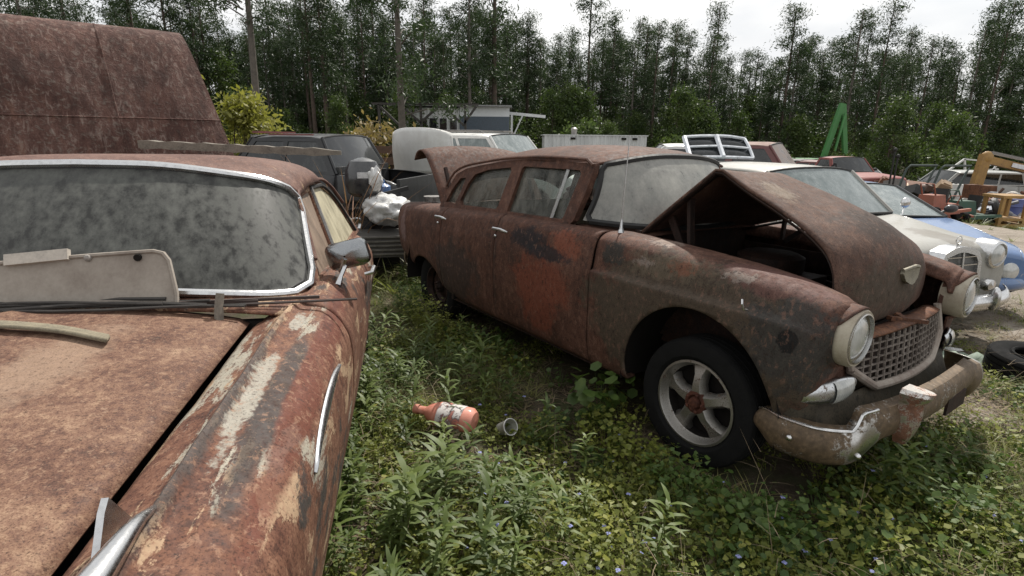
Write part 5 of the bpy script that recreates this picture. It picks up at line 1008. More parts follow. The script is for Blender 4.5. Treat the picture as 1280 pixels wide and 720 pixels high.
# far right: machinery row ------------------------------------------------------------
YEL = paint('worn yellow machine paint', (.33, .19, .05), (.13, .08, .05), .9, .5, .1, 1.5, rustc=(.1, .05, .03)); ORG = paint('worn orange machine paint', (.26, .07, .035), (.13, .07, .05), .9, .5, .1, 2); GRN = paint('dark green machine paint', (.02, .075, .05), (.07, .07, .055), .8, .5, .1, 2); GRB = paint('bright green boom paint', (.05, .19, .05), (.06, .12, .05), .6, .45, .1)
gx, gy = 17.0, 30
gb = thing('green_excavator', 'tall green folded excavator boom rising over the far cars', 'excavator', (gx, gy, gz(gx, gy)))
b0 = -gz(gx, gy)
for nm_, a, b, w_, h_ in (('boom', (-.5, 0, b0 + .9), (.05, 0, b0 + 3.6), .20, .26), ('stick', (.10, 0, b0 + 3.55), (.62, 0, b0 + 1.0), .18, .22), ('ram', (-.1, -.25, b0 + 1.2), (.15, -.25, b0 + 3.1), .09, .09)):
    m = MB(); m.bar(a, b, w_, h_); m.build(nm_, GRB, gb)
m = MB(); m.box((-1.6, .3, b0 + .3), (2.2, 1.8, 1.0)); m.build('house', GRB, gb); m = MB(); m.box((-1.2, .3, b0 - .45), (3., 2.2, .5)); m.build('track', DARK, gb); m = MB(); m.box((.5, 0, b0 + .7), (.6, .7, .6), taper=(.6, 1)); m.build('bucket', RUSTY, gb)
ex, ey = 18.4, 22; eb = thing('yellow_excavator', 'yellow excavator arm bent down over a rusty bucket at the right edge', 'excavator', (ex, ey, gz(ex, ey))); z0 = -gz(ex, ey)
Pst = [(0, 0, z0 + 1.15), (.12, 0, z0 + .75), (.06, 0, z0 + .35), (-.08, 0, z0 + .05)]
m = MB(); m.bar((.1, 0, z0 + 1.05), (4.6, .4, z0 + .15), .24, .28); m.build('boom', YEL, eb); m = MB(); m.bar((.15, -.02, z0 + 1.33), (2.3, .2, z0 + .95), .12, .10); m.build('ram', STEEL, eb)
m = MB(); m.bar((.0, 0, z0 + 1.25), (-.12, 0, z0 + .1), .24, .36, (1, 0, 0)); m.ball((.05, 0, z0 + 1.12), (.25, .16, .26), 12, 8); m.build('stick', YEL, eb)
m = MB(); m.box((.05, 0, z0 - .30), (.85, .8, .75), taper=(.8, 1)); m.build('bucket', RUSTY, eb); m = MB(); m.box((1.4, -.07, z0 + .80), (.7, .02, .16), Matrix.Rotation(R(11), 4, 'Y')); m.build('white_decal', simple('white decal', (.6, .6, .62), .5), eb)
m = MB(); m.box((5.6, .5, .9), (2.2, 1.8, 1.3)); m.build('house', YEL, eb); m = MB(); m.box((5.6, .5, .25), (3.2, 2.2, .5)); m.build('track', DARK, eb)
def mower(name, label, x, y, mat, rz, sc=1.):
    t = thing(name, label, 'mower', (x, y, gz(x, y)), rz); t.scale = (sc,) * 3
    m = MB(); m.box((0, 0, .28), (1.25, 1.1, .16), taper=(.9, .85)); m.build('deck', mat, t); m = MB(); m.box((-.1, 0, .58), (.75, .55, .42), taper=(.8, .85)); m.build('engine_hood', mat, t); m = MB(); m.box((.35, 0, .75), (.1, .45, .45), Matrix.Rotation(R(12), 4, 'Y')); m.box((.12, 0, .56), (.4, .45, .1)); m.build('seat', BLACK, t)
    for a in (-.62, .62):
        for b in (-.45, .45): m = MB(); m.lathe([(-.09, .05), (-.09, .2), (-.05, .23), (.05, .23), (.09, .2), (.09, .05)], 18, Matrix.Translation((a, b, .23)) @ Matrix.Rotation(R(90), 4, 'Z')); m.build('wheel', RUBBER, t)
    m = MB(); m.tube([(-.25, -.2, .7), (-.5, -.2, 1.15), (-.5, .2, 1.15), (-.25, .2, .7)], .025, 6); m.build('handlebar', mat, t); m = MB(); m.bar((-.7, -.7, .3), (.7, -.75, .35), .1, .09); m.build('front_beam', mat, t); return t
mower('orange_mower', 'orange ride-on mower nearest the silver wagon', 11.7, 15.4, ORG, 25, .85); mower('green_mower', 'dark green ride-on mower right of the orange one', 13.4, 16.4, GRN, 5, .85); mower('small_orange_mower', 'second orange mower half sunk in the grass', 12.6, 16.0, ORG, 80, .65)
yf = thing('yellow_cart', 'open yellow steel cart right of the green mower', 'cart', (14.45, 16.2, gz(14.45, 16.2)))
for a in (-.35, .35):
    for b in (-.3, .3): m = MB(); m.bar((a, b, 0), (a, b, .95), .09); m.build('post', YEL, yf)
m = MB(); m.box((0, 0, .95), (.85, .75, .08)); m.build('top', YEL, yf); m = MB(); m.box((0, 0, .3), (.8, .7, .07)); m.build('shelf', YEL, yf); m = MB(); m.box((0, 0, .12), (.9, .8, .1)); m.build('base', YEL, yf)
rf = thing('roll_frame', 'dark green tubular roll frame in front of the silver wagon', 'frame', (12.9, 17.4, gz(12.9, 17.4)))
for a in (-.6, .45): m = MB(); m.tube([(a - .45, 0, 0), (a - .1, 0, 1.5), (a, 0, 1.6), (a + .9, .1, 1.6), (a + .8, .1, 1.4), (a + .4, .1, 0)], .035, 6); m.build('hoop', simple('dark green tube', (.03, .045, .04), .5), rf)
for k, (x, y, h) in enumerate(((11.0, 16.3, 1.75), (11.25, 16.5, 1.6))): m = MB(); m.bar((x, y, gz(x, y)), (x, y, gz(x, y) + h), .035); m.ball((x, y, gz(x, y) + h + .04), (.05, .05, .06), 10, 7); tag(m.build('lamp_pole', BLACK), ('taller' if k == 0 else 'shorter') + ' thin black pole with a knob beside the silver wagon', 'pole')
tr = thing('white_truss', 'white triangular truss frames lying behind the yellow arm', 'frame', (20.3, 26.5, gz(20.3, 26.5))); z0 = -gz(20.3, 26.5)
for a, b in (((0, 0, z0 + .2), (.9, 0, z0 + .95)), ((.9, 0, z0 + .95), (1.5, 0, z0 + .9)), ((.9, 0, z0 + .95), (1.1, 0, z0 + .25)), ((.2, 0, z0 + .3), (2.6, 0, z0 + .5)), ((1.3, 0, z0 + .3), (2.6, 0, z0 + .9)), ((2.2, 0, z0 + .2), (2.6, 0, z0 + .9))): m = MB(); m.bar(a, b, .07); m.build('strut', bgm, tr)
for a in (.5, 2.2): m = MB(); m.bar((a, 0, 0), (a, 0, z0 + .3), .08); m.build('post', bgm, tr)
def drum(name, label, x, y, mat, h=.85, r=.28, z=0):
    t = thing(name, label, 'drum', (x, y, gz(x, y) + z)); m = MB(); m.lathe([(0, .001), (0, r), (h*.3, r), (h*.32, r*1.04), (h*.35, r), (h*.65, r), (h*.67, r*1.04), (h*.7, r), (h, r), (h, .001)], 22, Matrix.Rotation(R(-90), 4, 'Y')); m.build('shell', mat, t); m = MB(); m.lathe([(h, r*.2), (h+.03, r*.2), (h+.03, .001)], 10, Matrix.Rotation(R(-90), 4, 'Y')); m.build('bung', BLACK, t)
drum('blue_drum', 'blue plastic drum near the right edge', 16.1, 17.6, paint('blue drum', (.05, .07, .22)), .7, .36, .3); drum('white_drum', 'slim white drum beside the rusty bucket', 14.3, 18.0, WHT, 1.1, .2, .1); drum('small_blue_drum', 'small blue drum behind the silver wagon', 14.7, 19.6, paint('pale blue drum', (.10, .15, .30)), .7, .3, .35)
gs = thing('green_boat', 'pale green upturned hull on the grass verge', 'hull', (14.9, 15.3, gz(14.9, 15.3)), 5); m = MB(); m.grid(np.array([[(-.8 + 1.6 * t, s * .3 * math.sin(math.pi * (.1 + .8 * t)), .18 * (1 - s * s) + .02) for s in np.linspace(-1, 1, 9)] for t in np.linspace(0, 1, 14)])); m.build('shell', paint('pale green gelcoat', (.22, .34, .24)), gs, thick=.02); m = MB(); m.bar((-.75, 0, .16), (.75, 0, .16), .04); m.build('keel', GRN, gs)
# scrap heaped along the verge: every piece a small thing of its own
cols = [(.30, .28, .26), (.09, .05, .035), (.16, .07, .04), (.03, .03, .03), (.45, .44, .42), (.10, .10, .11), (.22, .12, .07), (.06, .08, .12), (.14, .13, .12), (.28, .20, .13)]
SCM = [simple('scrap finish', c, .6, .2, .4, 8) for c in cols]; CN = ['pale grey', 'dark brown', 'rust red', 'black', 'white', 'dark grey', 'tan brown', 'slate blue', 'mid grey', 'straw brown']; rs = random.Random(5)
kinds = ['pipe', 'panel', 'wheel', 'crate', 'sack']
SCN = {'pipe': ('scrap_pipe', '{} bent scrap pipe in the heap along the far right verge'), 'panel': ('scrap_sheet', '{} bent metal sheet in the heap along the far right verge'), 'wheel': ('discarded_tyre', '{} old wheel in the heap along the far right verge'), 'crate': ('scrap_box', '{} battered metal box in the heap along the far right verge'), 'sack': ('scrap_sack', '{} stuffed sack in the heap along the far right verge')}
for i in range(200):
    t = rs.random(); bx = 12.4 + 9.7 * t + rs.uniform(-.4, .4); by = 16.4 + rs.random() ** 1.3 * 5.5 + t * .5; k = rs.choice(kinds); z = gz(bx, by) + rs.random() ** 1.6 * .85 * (1 if by > 16.8 else .3); ci = rs.randrange(10); mt = SCM[ci]; m = MB()
    if k == 'pipe': m.tube([(-.5, 0, 0), (.1, .1, .1), (.4, .1, .35)], rs.uniform(.03, .06), 6)
    elif k == 'panel': m.grid(np.array([[(-.4 + .16 * a, -.25 + .12 * b, .06 * math.sin(a * 1.3) + .05 * math.cos(b * 1.4)) for b in range(5)] for a in range(6)]))
    elif k == 'wheel': m.lathe([(-.09, .12), (-.1, .26), (-.05, .31), (.05, .31), (.1, .26), (.09, .12), (.02, .1), (.02, .001)], 16)
    elif k == 'crate': m.box((0, 0, .15), (rs.uniform(.3, .6), .35, .3), taper=(.92, .92)); m.box((0, 0, .31), (.2, .2, .06))
    else: m.ball((0, 0, .12), (.3, .2, .2), 10, 7, .35, i)
    o = m.build(SCN[k][0], mt, thick=.01 if k == 'panel' else 0); o.location = (bx, by, z + .05); o.rotation_euler = (rs.uniform(-.6, .6), rs.uniform(-.6, .6), rs.uniform(0, 6)); tag(o, SCN[k][1].format(CN[ci]), 'scrap', CN[ci] + ' ' + k + ' pieces in the scrap heap')
# ------------------------------------------------------------ vegetation
def veg_mesh(name, V, T, tint, mat):
    me = bpy.data.meshes.new(name); n, t = len(V), len(T)
    me.vertices.add(n); me.vertices.foreach_set('co', V.astype(np.float32).ravel())
    me.loops.add(t * 3); me.loops.foreach_set('vertex_index', T.astype(np.int32).ravel()); me.polygons.add(t)
    me.polygons.foreach_set('loop_start', np.arange(0, t * 3, 3, dtype=np.int32))
    a = me.attributes.new('tint', 'FLOAT', 'POINT'); a.data.foreach_set('value', tint.astype(np.float32))
    me.update(calc_edges=True); me.materials.append(mat); return me
def scatter(tpls, pos, scale, yaw, tilt, which):
    """copies of template leaves (V, T) baked into one mesh"""
    Vs, Ts, Ti = [], [], []; k = 0
    for w_, (V, T) in enumerate(tpls):
        idx = np.where(which == w_)[0]
        if not len(idx): continue
        s = scale[idx][:, None, None]; c, sn = np.cos(yaw[idx])[:, None], np.sin(yaw[idx])[:, None]
        P = V[None] * s; ti = tilt[idx]; P = P.copy(); P[..., 0] += P[..., 2] * ti[:, :1]; P[..., 1] += P[..., 2] * ti[:, 1:2]
        X = P[..., 0] * c - P[..., 1] * sn; Y = P[..., 0] * sn + P[..., 1] * c
        Q = np.stack([X, Y, P[..., 2]], -1) + pos[idx][:, None, :]; m_ = V.shape[0]
        Vs.append(Q.reshape(-1, 3)); Ts.append((T[None] + (np.arange(len(idx)) * m_)[:, None, None] + k).reshape(-1, 3)); k += len(idx) * m_
        Ti.append(np.repeat(rng.random(len(idx)), m_) * .75 + np.tile(rng.random(m_), len(idx)) * .25)
    return np.concatenate(Vs), np.concatenate(Ts), np.concatenate(Ti)
class Leaves:
    def __init__(s): s.V = []; s.T = []
    def strip(s, base, d, length, width, droop=.5, segs=3, up=None, shape=None):
        base = np.array(base, float); d = np.array(d, float); d /= np.linalg.norm(d); side = np.cross(d, [0, 0, 1.])
        if np.linalg.norm(side) < 1e-3: side = np.array([1., 0, 0])
        side /= np.linalg.norm(side); k = len(s.V); p = base.copy(); dd = d.copy()
        for i in range(segs + 1):
            t = i / segs; w_ = width * (shape(t) if shape else math.sin(math.pi * (.12 + .88 * t) ** .8 if t < 1 else math.pi))
            if i == segs: s.V.append(tuple(p))
            else: s.V.append(tuple(p - side * w_ / 2)); s.V.append(tuple(p + side * w_ / 2 ))
            dd = dd + np.array([0, 0, -droop / segs]); dd /= np.linalg.norm(dd); p = p + dd * length / segs
        for i in range(segs - 1): a = k + 2 * i; s.T += [(a, a + 1, a + 3), (a, a + 3, a + 2)]
        a = k + 2 * (segs - 1); s.T.append((a, a + 1, a + 2))
    def disc(s, c, nrm, r, n=6, lob=0):
        c = np.array(c, float); nrm = np.array(nrm, float); nrm /= np.linalg.norm(nrm); a = np.cross(nrm, [.3, .9, .1]); a /= np.linalg.norm(a); b = np.cross(nrm, a); k = len(s.V); s.V.append(tuple(c))
        for i in range(n): t = 2 * math.pi * i / n; rr_ = r * (1 + lob * math.cos(t)); s.V.append(tuple(c + (a * math.cos(t) + b * math.sin(t)) * rr_ + nrm * .12 * r * (i % 2)))
        for i in range(n): s.T.append((k, k + 1 + i, k + 1 + (i + 1) % n))
    def arr(s): return np.array(s.V, float), np.array(s.T, int)
def t_lance(seed, h=.30, n=26, L=.10):
    r = random.Random(seed); q = Leaves(); q.strip((0, 0, 0), (.04, .02, 1), h, .006, .1, 3, shape=lambda t: 1 - .7 * t)
    for i in range(n):
        z = h * (.12 + .86 * i / n); a = i * 2.4 + r.random(); e = .35 + .9 * i / n; q.strip((0, 0, z), (math.cos(a), math.sin(a), e), L * r.uniform(.7, 1.15) * (1.1 - .45 * abs(i / n - .45)), L * .17, r.uniform(.6, 1.3), 3)
    return q.arr()
def t_clover(seed, n=48, R_=.11, hz=.10, lr=.0085):
    r = random.Random(seed); q = Leaves()
    for i in range(n):
        a = r.uniform(0, 6.28); d = R_ * math.sqrt(r.random()); z = hz * r.uniform(.25, 1); q.disc((d * math.cos(a), d * math.sin(a), z), (r.gauss(0, .45), r.gauss(0, .45), 1), lr * r.uniform(.5, 1.5), r.choice((3, 4, 5)), .45)
        if i % 3 == 0: q.strip((d * .6 * math.cos(a), d * .6 * math.sin(a), 0), (.4 * math.cos(a), .4 * math.sin(a), 1), z * 1.05, .003, .1, 2, shape=lambda t: 1)
    return q.arr()
def t_grass(seed, n=16, h=.22, w_=.006, spread=.5):
    r = random.Random(seed); q = Leaves()
    for i in range(n):
        a = r.uniform(0, 6.28); e = r.uniform(.6, 1.6) / spread * .6; q.strip((r.gauss(0, .015), r.gauss(0, .015), 0), (math.cos(a), math.sin(a), e), h * r.uniform(.6, 1.25), w_ * r.uniform(.7, 1.3), r.uniform(.5, 1.5), 4, shape=lambda t: 1 - .75 * t)
    return q.arr()
def t_broad(seed, n=16, R_=.16, hz=.16, lr=.035):
    r = random.Random(seed); q = Leaves()
    for i in range(n):
        a = r.uniform(0, 6.28); d = R_ * math.sqrt(r.random()); z = hz * r.uniform(.2, 1); q.disc((d * math.cos(a), d * math.sin(a), z), (r.gauss(0, .5) + .3 * math.cos(a), r.gauss(0, .5) + .3 * math.sin(a), .9), lr * r.uniform(.6, 1.3), 7, .35); q.strip((d * .3 * math.cos(a), d * .3 * math.sin(a), 0), (math.cos(a) * d, math.sin(a) * d, z + .02), math.hypot(d * .7, z), .004, .0, 2, shape=lambda t: 1)
    return q.arr()
def t_stalk(seed, h=.45):
    r = random.Random(seed); q = Leaves()
    q.strip((0, 0, 0), (r.gauss(0, .3), r.gauss(0, .3), 1), h, .004, .5, 5, shape=lambda t: 1 - .6 * t)
    for i in range(6): a = r.uniform(0, 6.28); q.strip((r.gauss(0, .02), r.gauss(0, .02), h * r.uniform(.3, .9)), (math.cos(a), math.sin(a), .5), h * .3, .003, .6, 3, shape=lambda t: 1 - .6 * t)
    return q.arr()
def t_litter(seed):
    r = random.Random(seed); q = Leaves()
    for i in range(14): a = r.uniform(0, 6.28); q.strip((r.gauss(0, .07), r.gauss(0, .07), r.uniform(.004, .03)), (math.cos(a), math.sin(a), r.gauss(0, .15)), r.uniform(.05, .16), r.uniform(.003, .014), .1, 2)
    return q.arr()
LF_A = leafmat('lance leaf green', (.040, .064, .015), (.095, .135, .032), (.18, .22, .065)); LF_B = leafmat('ground-cover green', (.055, .070, .012), (.14, .165, .030), (.30, .295, .065)); LF_G = leafmat('grass blade green', (.065, .085, .02), (.15, .17, .045), (.30, .27, .11)); LF_W = leafmat('broad leaf green', (.030, .060, .014), (.068, .115, .025), (.125, .175, .045)); LF_D = leafmat('dry straw', (.08, .058, .035), (.16, .12, .075), (.27, .21, .14), .15, .8)
# footprints that plants must keep out of: the two near cars' wheels, litter and the bare patch
def car_uv(x, y): a = R(-54.2); dx, dy = x - 1.636, y - 3.129; return dx * math.cos(a) + dy * math.sin(a), dx * math.sin(a) - dy * math.cos(a)
def coupe_uv(x, y): a = R(-79.2); dx, dy = x - LO[0], y - LO[1]; return dx * math.cos(a) + dy * math.sin(a) - UC, dx * math.sin(a) - dy * math.cos(a)
def smooth_noise(x, y, s, seed): return np.array([nz.noise(Vector((a * s + seed, b * s, seed * .7))) for a, b in zip(x, y)])
def field(n, x0, x1, y0, y1, seed, dens=None):
    r = np.random.default_rng(seed); x = r.uniform(x0, x1, n); y = r.uniform(y0, y1, n)
    px = x / np.maximum(.2, y); vis = (np.abs(px) < 1.25) & (y > .3)
    u, v = car_uv(x, y); under = (u > -3.6) & (u < .62) & (np.abs(v) < .78); wh = ((np.abs(u - .045) < .36) | (np.abs(u + 2.92) < .35)) & (np.abs(np.abs(v) - .78) < .16)
    u2, v2 = coupe_uv(x, y); uc = (u2 > -4.6) & (u2 < -.3) & (np.abs(v2) < .93)
    jug = (((x + .36) / .26) ** 2 + ((y - 2.72) / .22) ** 2 < 1) & (r.random(n) > .25)
    ok = vis & ~wh & ~uc & ~jug & ~(under & (r.random(n) > .10))
    if dens is not None: ok &= r.random(n) < dens(x, y, u, v)
    x, y = x[ok], y[ok]; return np.stack([x, y, ground_z(x, y) - .012 + .018 * np.sin(7.1 * x + 2 * y) * np.sin(6.3 * y - 1.7 * x) + .012 * np.sin(15 * x) * np.sin(13 * y + 3)], 1)
def lot(x, y): return sstep(3.0, 4.4, y) * sstep(-.5, .5, x - .74 * y + .25 + .5 * np.sin(x * 2.1) * np.cos(y * 1.7))     # 1 on the bare sandy lot
def bare(x, y): return np.exp(-(((x - 2.95) / .45) ** 2 + ((y - 3.25) / .38) ** 2))
def fshade(x, y, u, v):   # weeds grow thin right beside and under the sedan
    return 1 - .55 * ((u > -3.4) & (u < -.2) & (v > .7) & (v < 1.75))
def grow(name, label, cat, tp, n, area, seed, mat, smin, smax, dens, tl=.25):
    p = field(n, *area, seed, dens); k = len(p); r = np.random.default_rng(seed + 1)
    V, T, ti = scatter(tp, p, r.uniform(smin, smax, k), r.uniform(0, 6.28, k), r.normal(0, tl, (k, 2)), r.integers(0, len(tp), k))
    o = bpy.data.objects.new(name, veg_mesh(name, V, T, ti, mat)); COL.objects.link(o); return tag(o, label, cat, kind='stuff')
nn = lambda x, y, s, sd: smooth_noise(x, y, s, sd)
grow('ground_cover', 'low yellow-green ground cover between the two rusted cars', 'weeds', [t_clover(i) for i in range(6)], 11000, (-1.2, 5.5, .35, 6.5), 31, LF_B, .55, 1.35, lambda x, y, u, v: np.clip(.50 + 1.5 * nn(x, y, 1.3, 3) + .5 * nn(x, y, 4.5, 8), .03, 1) * fshade(x, y, u, v) * (1 - .95 * lot(x, y)) * (1 - bare(x, y)))
grow('small_weeds', 'small broad-leaved weeds under and around the sedan', 'weeds', [t_broad(i, 22, .13, .12, .015) for i in range(5)], 3600, (-1.2, 5, .35, 6.2), 37, LF_W, .6, 1.2, lambda x, y, u, v: np.clip(.30 + .9 * nn(x, y, 1.1, 9) + .35 * ((u > .25) & (u < 1.1) & (np.abs(v) < 1.1)) + .45 * ((np.abs(u) < .7) & (v > .9) & (v < 1.5)), 0, 1) * (1 - lot(x, y)) * (1 - bare(x, y)))
grow('lance_weeds', 'dark lance-leaved weeds thick along the coupe side', 'weeds', [t_lance(i, .24 + .02 * i) for i in range(6)], 1800, (-1.3, 3.5, .5, 6.5), 41, LF_A, .55, 1.2, lambda x, y, u, v: np.clip(.10 + .6 * nn(x, y, .9, 5) + .7 * sstep(.30, -.45, x) * sstep(.2, 1.2, y), 0, 1) * (1 - .85 * sstep(.3, 1.0, x)) * fshade(x, y, u, v) * (1 - lot(x, y)) * (1 - bare(x, y)), .2)
grow('grass', 'short rough grass in tufts across the yard', 'grass', [t_grass(i, 18, .21, .0045) for i in range(6)], 18000, (-2, 7, .35, 9), 43, LF_G, .45, 1.1, lambda x, y, u, v: np.clip(.34 + .8 * nn(x, y, 1.0, 15) + .45 * sstep(1.2, 2.4, x), 0, 1) * (1 - .93 * lot(x, y)) * (1 - .8 * bare(x, y)))
grow('dry_litter', 'dry stems and dead leaves strewn on the soil', 'litter', [t_litter(i) for i in range(5)], 9000, (-1.5, 6, .35, 7), 47, LF_D, .5, 1.2, lambda x, y, u, v: .85 - .4 * lot(x, y))
grow('dry_stalks', 'thin dry brown stalks standing in the weeds', 'weeds', [t_stalk(i) for i in range(6)], 620, (-1, 4, .9, 6.5), 53, LF_D, .4, 1.0, lambda x, y, u, v: .5 * (1 - lot(x, y)), .35)
grow('far_grass', 'rough grass along the yard verge and under the far cars', 'grass', [t_grass(i, 12, .28, .012) for i in range(4)], 16000, (-9, 24, 5.5, 24), 59, LF_G, .6, 1.6, lambda x, y, u, v: np.clip(.5 + .8 * nn(x, y, .4, 15), .05, 1) * (1 - .97 * lot(x, y) * (1 - sstep(14.2, 15.2, y - .25 * (x - 11)))))
# tiny blue flowers
fl = Leaves(); [fl.disc((.006 * math.cos(a), .006 * math.sin(a), .10), (math.cos(a) * .4, math.sin(a) * .4, 1),    .006, 4) for a in (0, 1.57, 3.14, 4.71)]
FLM = simple('pale blue petal', (.22, .24, .46), .7, 0, .2)
grow('blue_flowers', 'scattered tiny pale blue flowers in the ground cover', 'flowers', [fl.arr()], 260, (-.2, 2.4, .8, 3.2), 61, FLM, .7, 1.2, lambda x, y, u, v: .4 * fshade(x, y, u, v), .3)
# single plants that stand out
def plant(name, label, x, y, tp, mat, sc, seed, group=None):
    V, T = tp; o = bpy.data.objects.new(name, veg_mesh(name, V, T, np.random.default_rng(seed).random(len(V)) * .6 + .3, mat)); COL.objects.link(o); o.location = (x, y, gz(x, y)); o.scale = (sc,) * 3; o.rotation_euler = (0, 0, seed * 1.3); return tag(o, label, 'plant', group)
plant('lance_weed', 'tall bright lance-leaved weed standing behind the red jug', -.20, 3.45, t_lance(70, .34, 30, .13), LF_A, 1.1, 1)
plant('lance_weed', 'lance-leaved weed with arching leaves just below the red jug', -.30, 2.22, t_lance(71, .30, 28, .15), LF_A, 1.1, 2)
plant('lance_weed', 'large lance-leaved weed against the coupe fender', -.42, 1.95, t_lance(72, .34, 30, .15), LF_A, 1.1, 3)
plant('lance_weed', 'upright weed beside the crushed cup', .22, 2.75, t_lance(73, .22, 18, .10), LF_A, 1.0, 4)
for k, (u, v, lb) in enumerate(((-.52, .98, 'leafy vine climbing behind the front wheel of the sedan'), (-.62, .86, 'leafy vine hanging under the sedan fender edge'), (.52, 1.12, 'broad-leaved weed below the end of the front bumper'), (.30, 1.22, 'broad-leaved weed in front of the front tyre'), (.86, .74, 'broad-leaved weed under the bumper corner'))):
    x, y = CW(u, v); plant('broad_weed', lb, x, y, t_broad(80 + k, 34 if k < 2 else 46, .20, .34 if k < 2 else .16, .035 if k < 2 else .02), LF_W, 1.0, 10 + k)
for k, (u, v, lb) in enumerate(((-.10, 1.14, 'bushy small-leaved weed hiding the foot of the front tyre'), (.17, 1.16, 'bushy small-leaved weed right of the tyre foot'), (-.34, 1.12, 'bushy small-leaved weed left of the front tyre'), (.62, 1.10, 'bushy small-leaved weed under the near bumper end'), (.90, .88, 'bushy small-leaved weed below the bumper corner'), (.98, .30, 'bushy small-leaved weed below the bumper guard'), (-2.75, 1.08, 'bushy weed in front of the rear tyre'), (-3.1, 1.0, 'bushy weed behind the rear tyre'), (-2.45, 1.1, 'bushy weed under the rear door'))):
    x, y = CW(u, v); plant('bushy_weed', lb, x, y, t_clover(130 + k, 210, .17, .20 if k < 6 else .34, .013), LF_W if k % 2 else LF_B, 1.0, 50 + k)
for k in range(3):
    x, y = 4.55 + .12 * k, 4.75 + .1 * k; plant('flowering_stalk', ('left', 'middle', 'right')[k] + ' thin flowering stalk in front of the blue coupe hood', x, y, t_stalk(90 + k, 1.0), LF_D, .95, 20 + k)
for k, (x, y) in enumerate(((-1.95, 6.1), (-1.80, 6.3))):
    tp = t_grass(95 + k, 26, 1.35, .022, .22); plant('dry_reed', ('left', 'right')[k] + ' clump of pale brown dry reeds beyond the coupe roof', x - .25, y + .6, tp, leafmat('dry reed', (.16, .09, .06), (.26, .15, .10), (.36, .24, .17), .2, .8), 1.1, 30 + k)
for k, (x, y, s) in enumerate(((.7, 6.3, .8), (-.1, 6.6, .9), (-.75, 5.6, .9), (-.6, 4.75, .7), (.1, 5.6, .7))):
    plant('tall_weed', ('first', 'second', 'third', 'fourth', 'fifth')[k] + ' tall seeding weed counted from the sedan tail towards the coupe', x - .8, y, t_stalk(110 + k, .8), LF_D, s, 40 + k)

# ------------------------------------------------------------ trees
BARK = simple('pine bark', (.085, .062, .048), .95, 0, .5, 6, .6); BARK2 = simple('grey bark', (.11, .095, .08), .95, 0, .5, 6, .6)
LT = [leafmat('pine needles', (.014, .028, .011), (.030, .052, .019), (.062, .090, .034), .25), leafmat('oak leaves', (.026, .048, .014), (.055, .085, .022), (.105, .135, .04), .35), leafmat('pale scrub leaves', (.10, .11, .02), (.19, .19, .04), (.30, .28, .07), .4)]
def crown_mesh(seed, centres, leaf, per, spread, mat, flat=.6, wid=.45):
    r = np.random.default_rng(seed); C_ = []; 
    for (c, rad) in centres: C_.append(np.array(c) + r.normal(0, 1, (per, 3)) * np.array([rad, rad, rad * flat]) * spread)
    P = np.concatenate(C_); n = len(P); s = leaf * r.uniform(.5, 1.4, n)[:, None]; d1 = r.normal(0, 1, (n, 3)); d1 /= np.linalg.norm(d1, axis=1)[:, None]; d2 = np.cross(d1, r.normal(0, 1, (n, 3))); d2 /= np.linalg.norm(d2, axis=1)[:, None]
    V = np.stack([P - d1 * s, P + d2 * s * wid, P + d1 * s, P - d2 * s * wid], 1).reshape(-1, 3); k = np.arange(n)[:, None] * 4; T = np.stack([k + [0, 1, 2], k + [0, 2, 3]], 1).reshape(-1, 3)
    cl = np.repeat(np.repeat(r.random(len(centres)), per), 4) * .6 + np.repeat(r.random(n), 4) * .4
    return veg_mesh('crown', V, T, cl, mat)
def trunk_mesh(seed, H, r0, branches):
    r = random.Random(seed); m = MB(); bend = [r.gauss(0, .12) for _ in range(2)]; path = [(bend[0] * math.sin(2.5 * t), bend[1] * math.sin(2 * t + .5), H * t) for t in np.linspace(0, 1, 8)]; m.tube(path, [r0 * (1.25 if i == 0 else 1) * (1 - .8 * i / 7) for i in range(8)], 7)
    for (a, b) in branches: mid = [(a[i] + b[i]) / 2 + (.12 if i == 2 else 0) for i in range(3)]; m.tube([a, mid, b], [r0 * .22, r0 * .15, r0 * .05], 4, False)
    me = bpy.data.meshes.new('trunk'); me.from_pydata([tuple(map(float, v)) for v in m.V], [], m.F); me.polygons.foreach_set('use_smooth', [True] * len(me.polygons)); return me
TV = []
for k in range(7):      # slender pines, bare below
    r = random.Random(200 + k); H = 11.5 + 3 * r.random(); cs, br = [], []
    for i in range(26):
        t = (.22, .50, .34)[k % 3] + (.76, .49, .64)[k % 3] * i / 25; L = (1.5 if i > 8 else 1.1) * (1.12 - t) * 1.9 * r.uniform(.3, 1.1); a = r.uniform(0, 6.28); c = (L * math.cos(a), L * math.sin(a), H * t + .3 * L * r.uniform(-.2, 1)); cs.append((c, .30 + .16 * r.random())); br.append(((0, 0, H * t - .2), c))
    TV.append((trunk_mesh(k, H * .99, .13 + .04 * r.random(), br), crown_mesh(k, cs, .115, 200, .95, LT[0], .6, .22)))
for k in range(4):      # leafy understorey trees
    r = random.Random(300 + k); H = 5.0 + 2.5 * r.random(); cs, br = [], []
    for i in range(34): t = .12 + .86 * i / 33; L = 1.9 * math.sin(math.pi * (.15 + .8 * t)) * r.uniform(.3, 1.0); a = r.uniform(0, 6.28); c = (L * math.cos(a), L * math.sin(a), H * t); cs.append((c, .38)); br.append(((0, 0, H * t * .8), c))
    TV.append((trunk_mesh(50 + k, H * .9, .09, br), crown_mesh(50 + k, cs, .12, 170, 1.0, LT[1], .8, .4)))
for me, _ in TV: me.materials.append(BARK if rnd.random() > .3 else BARK2)
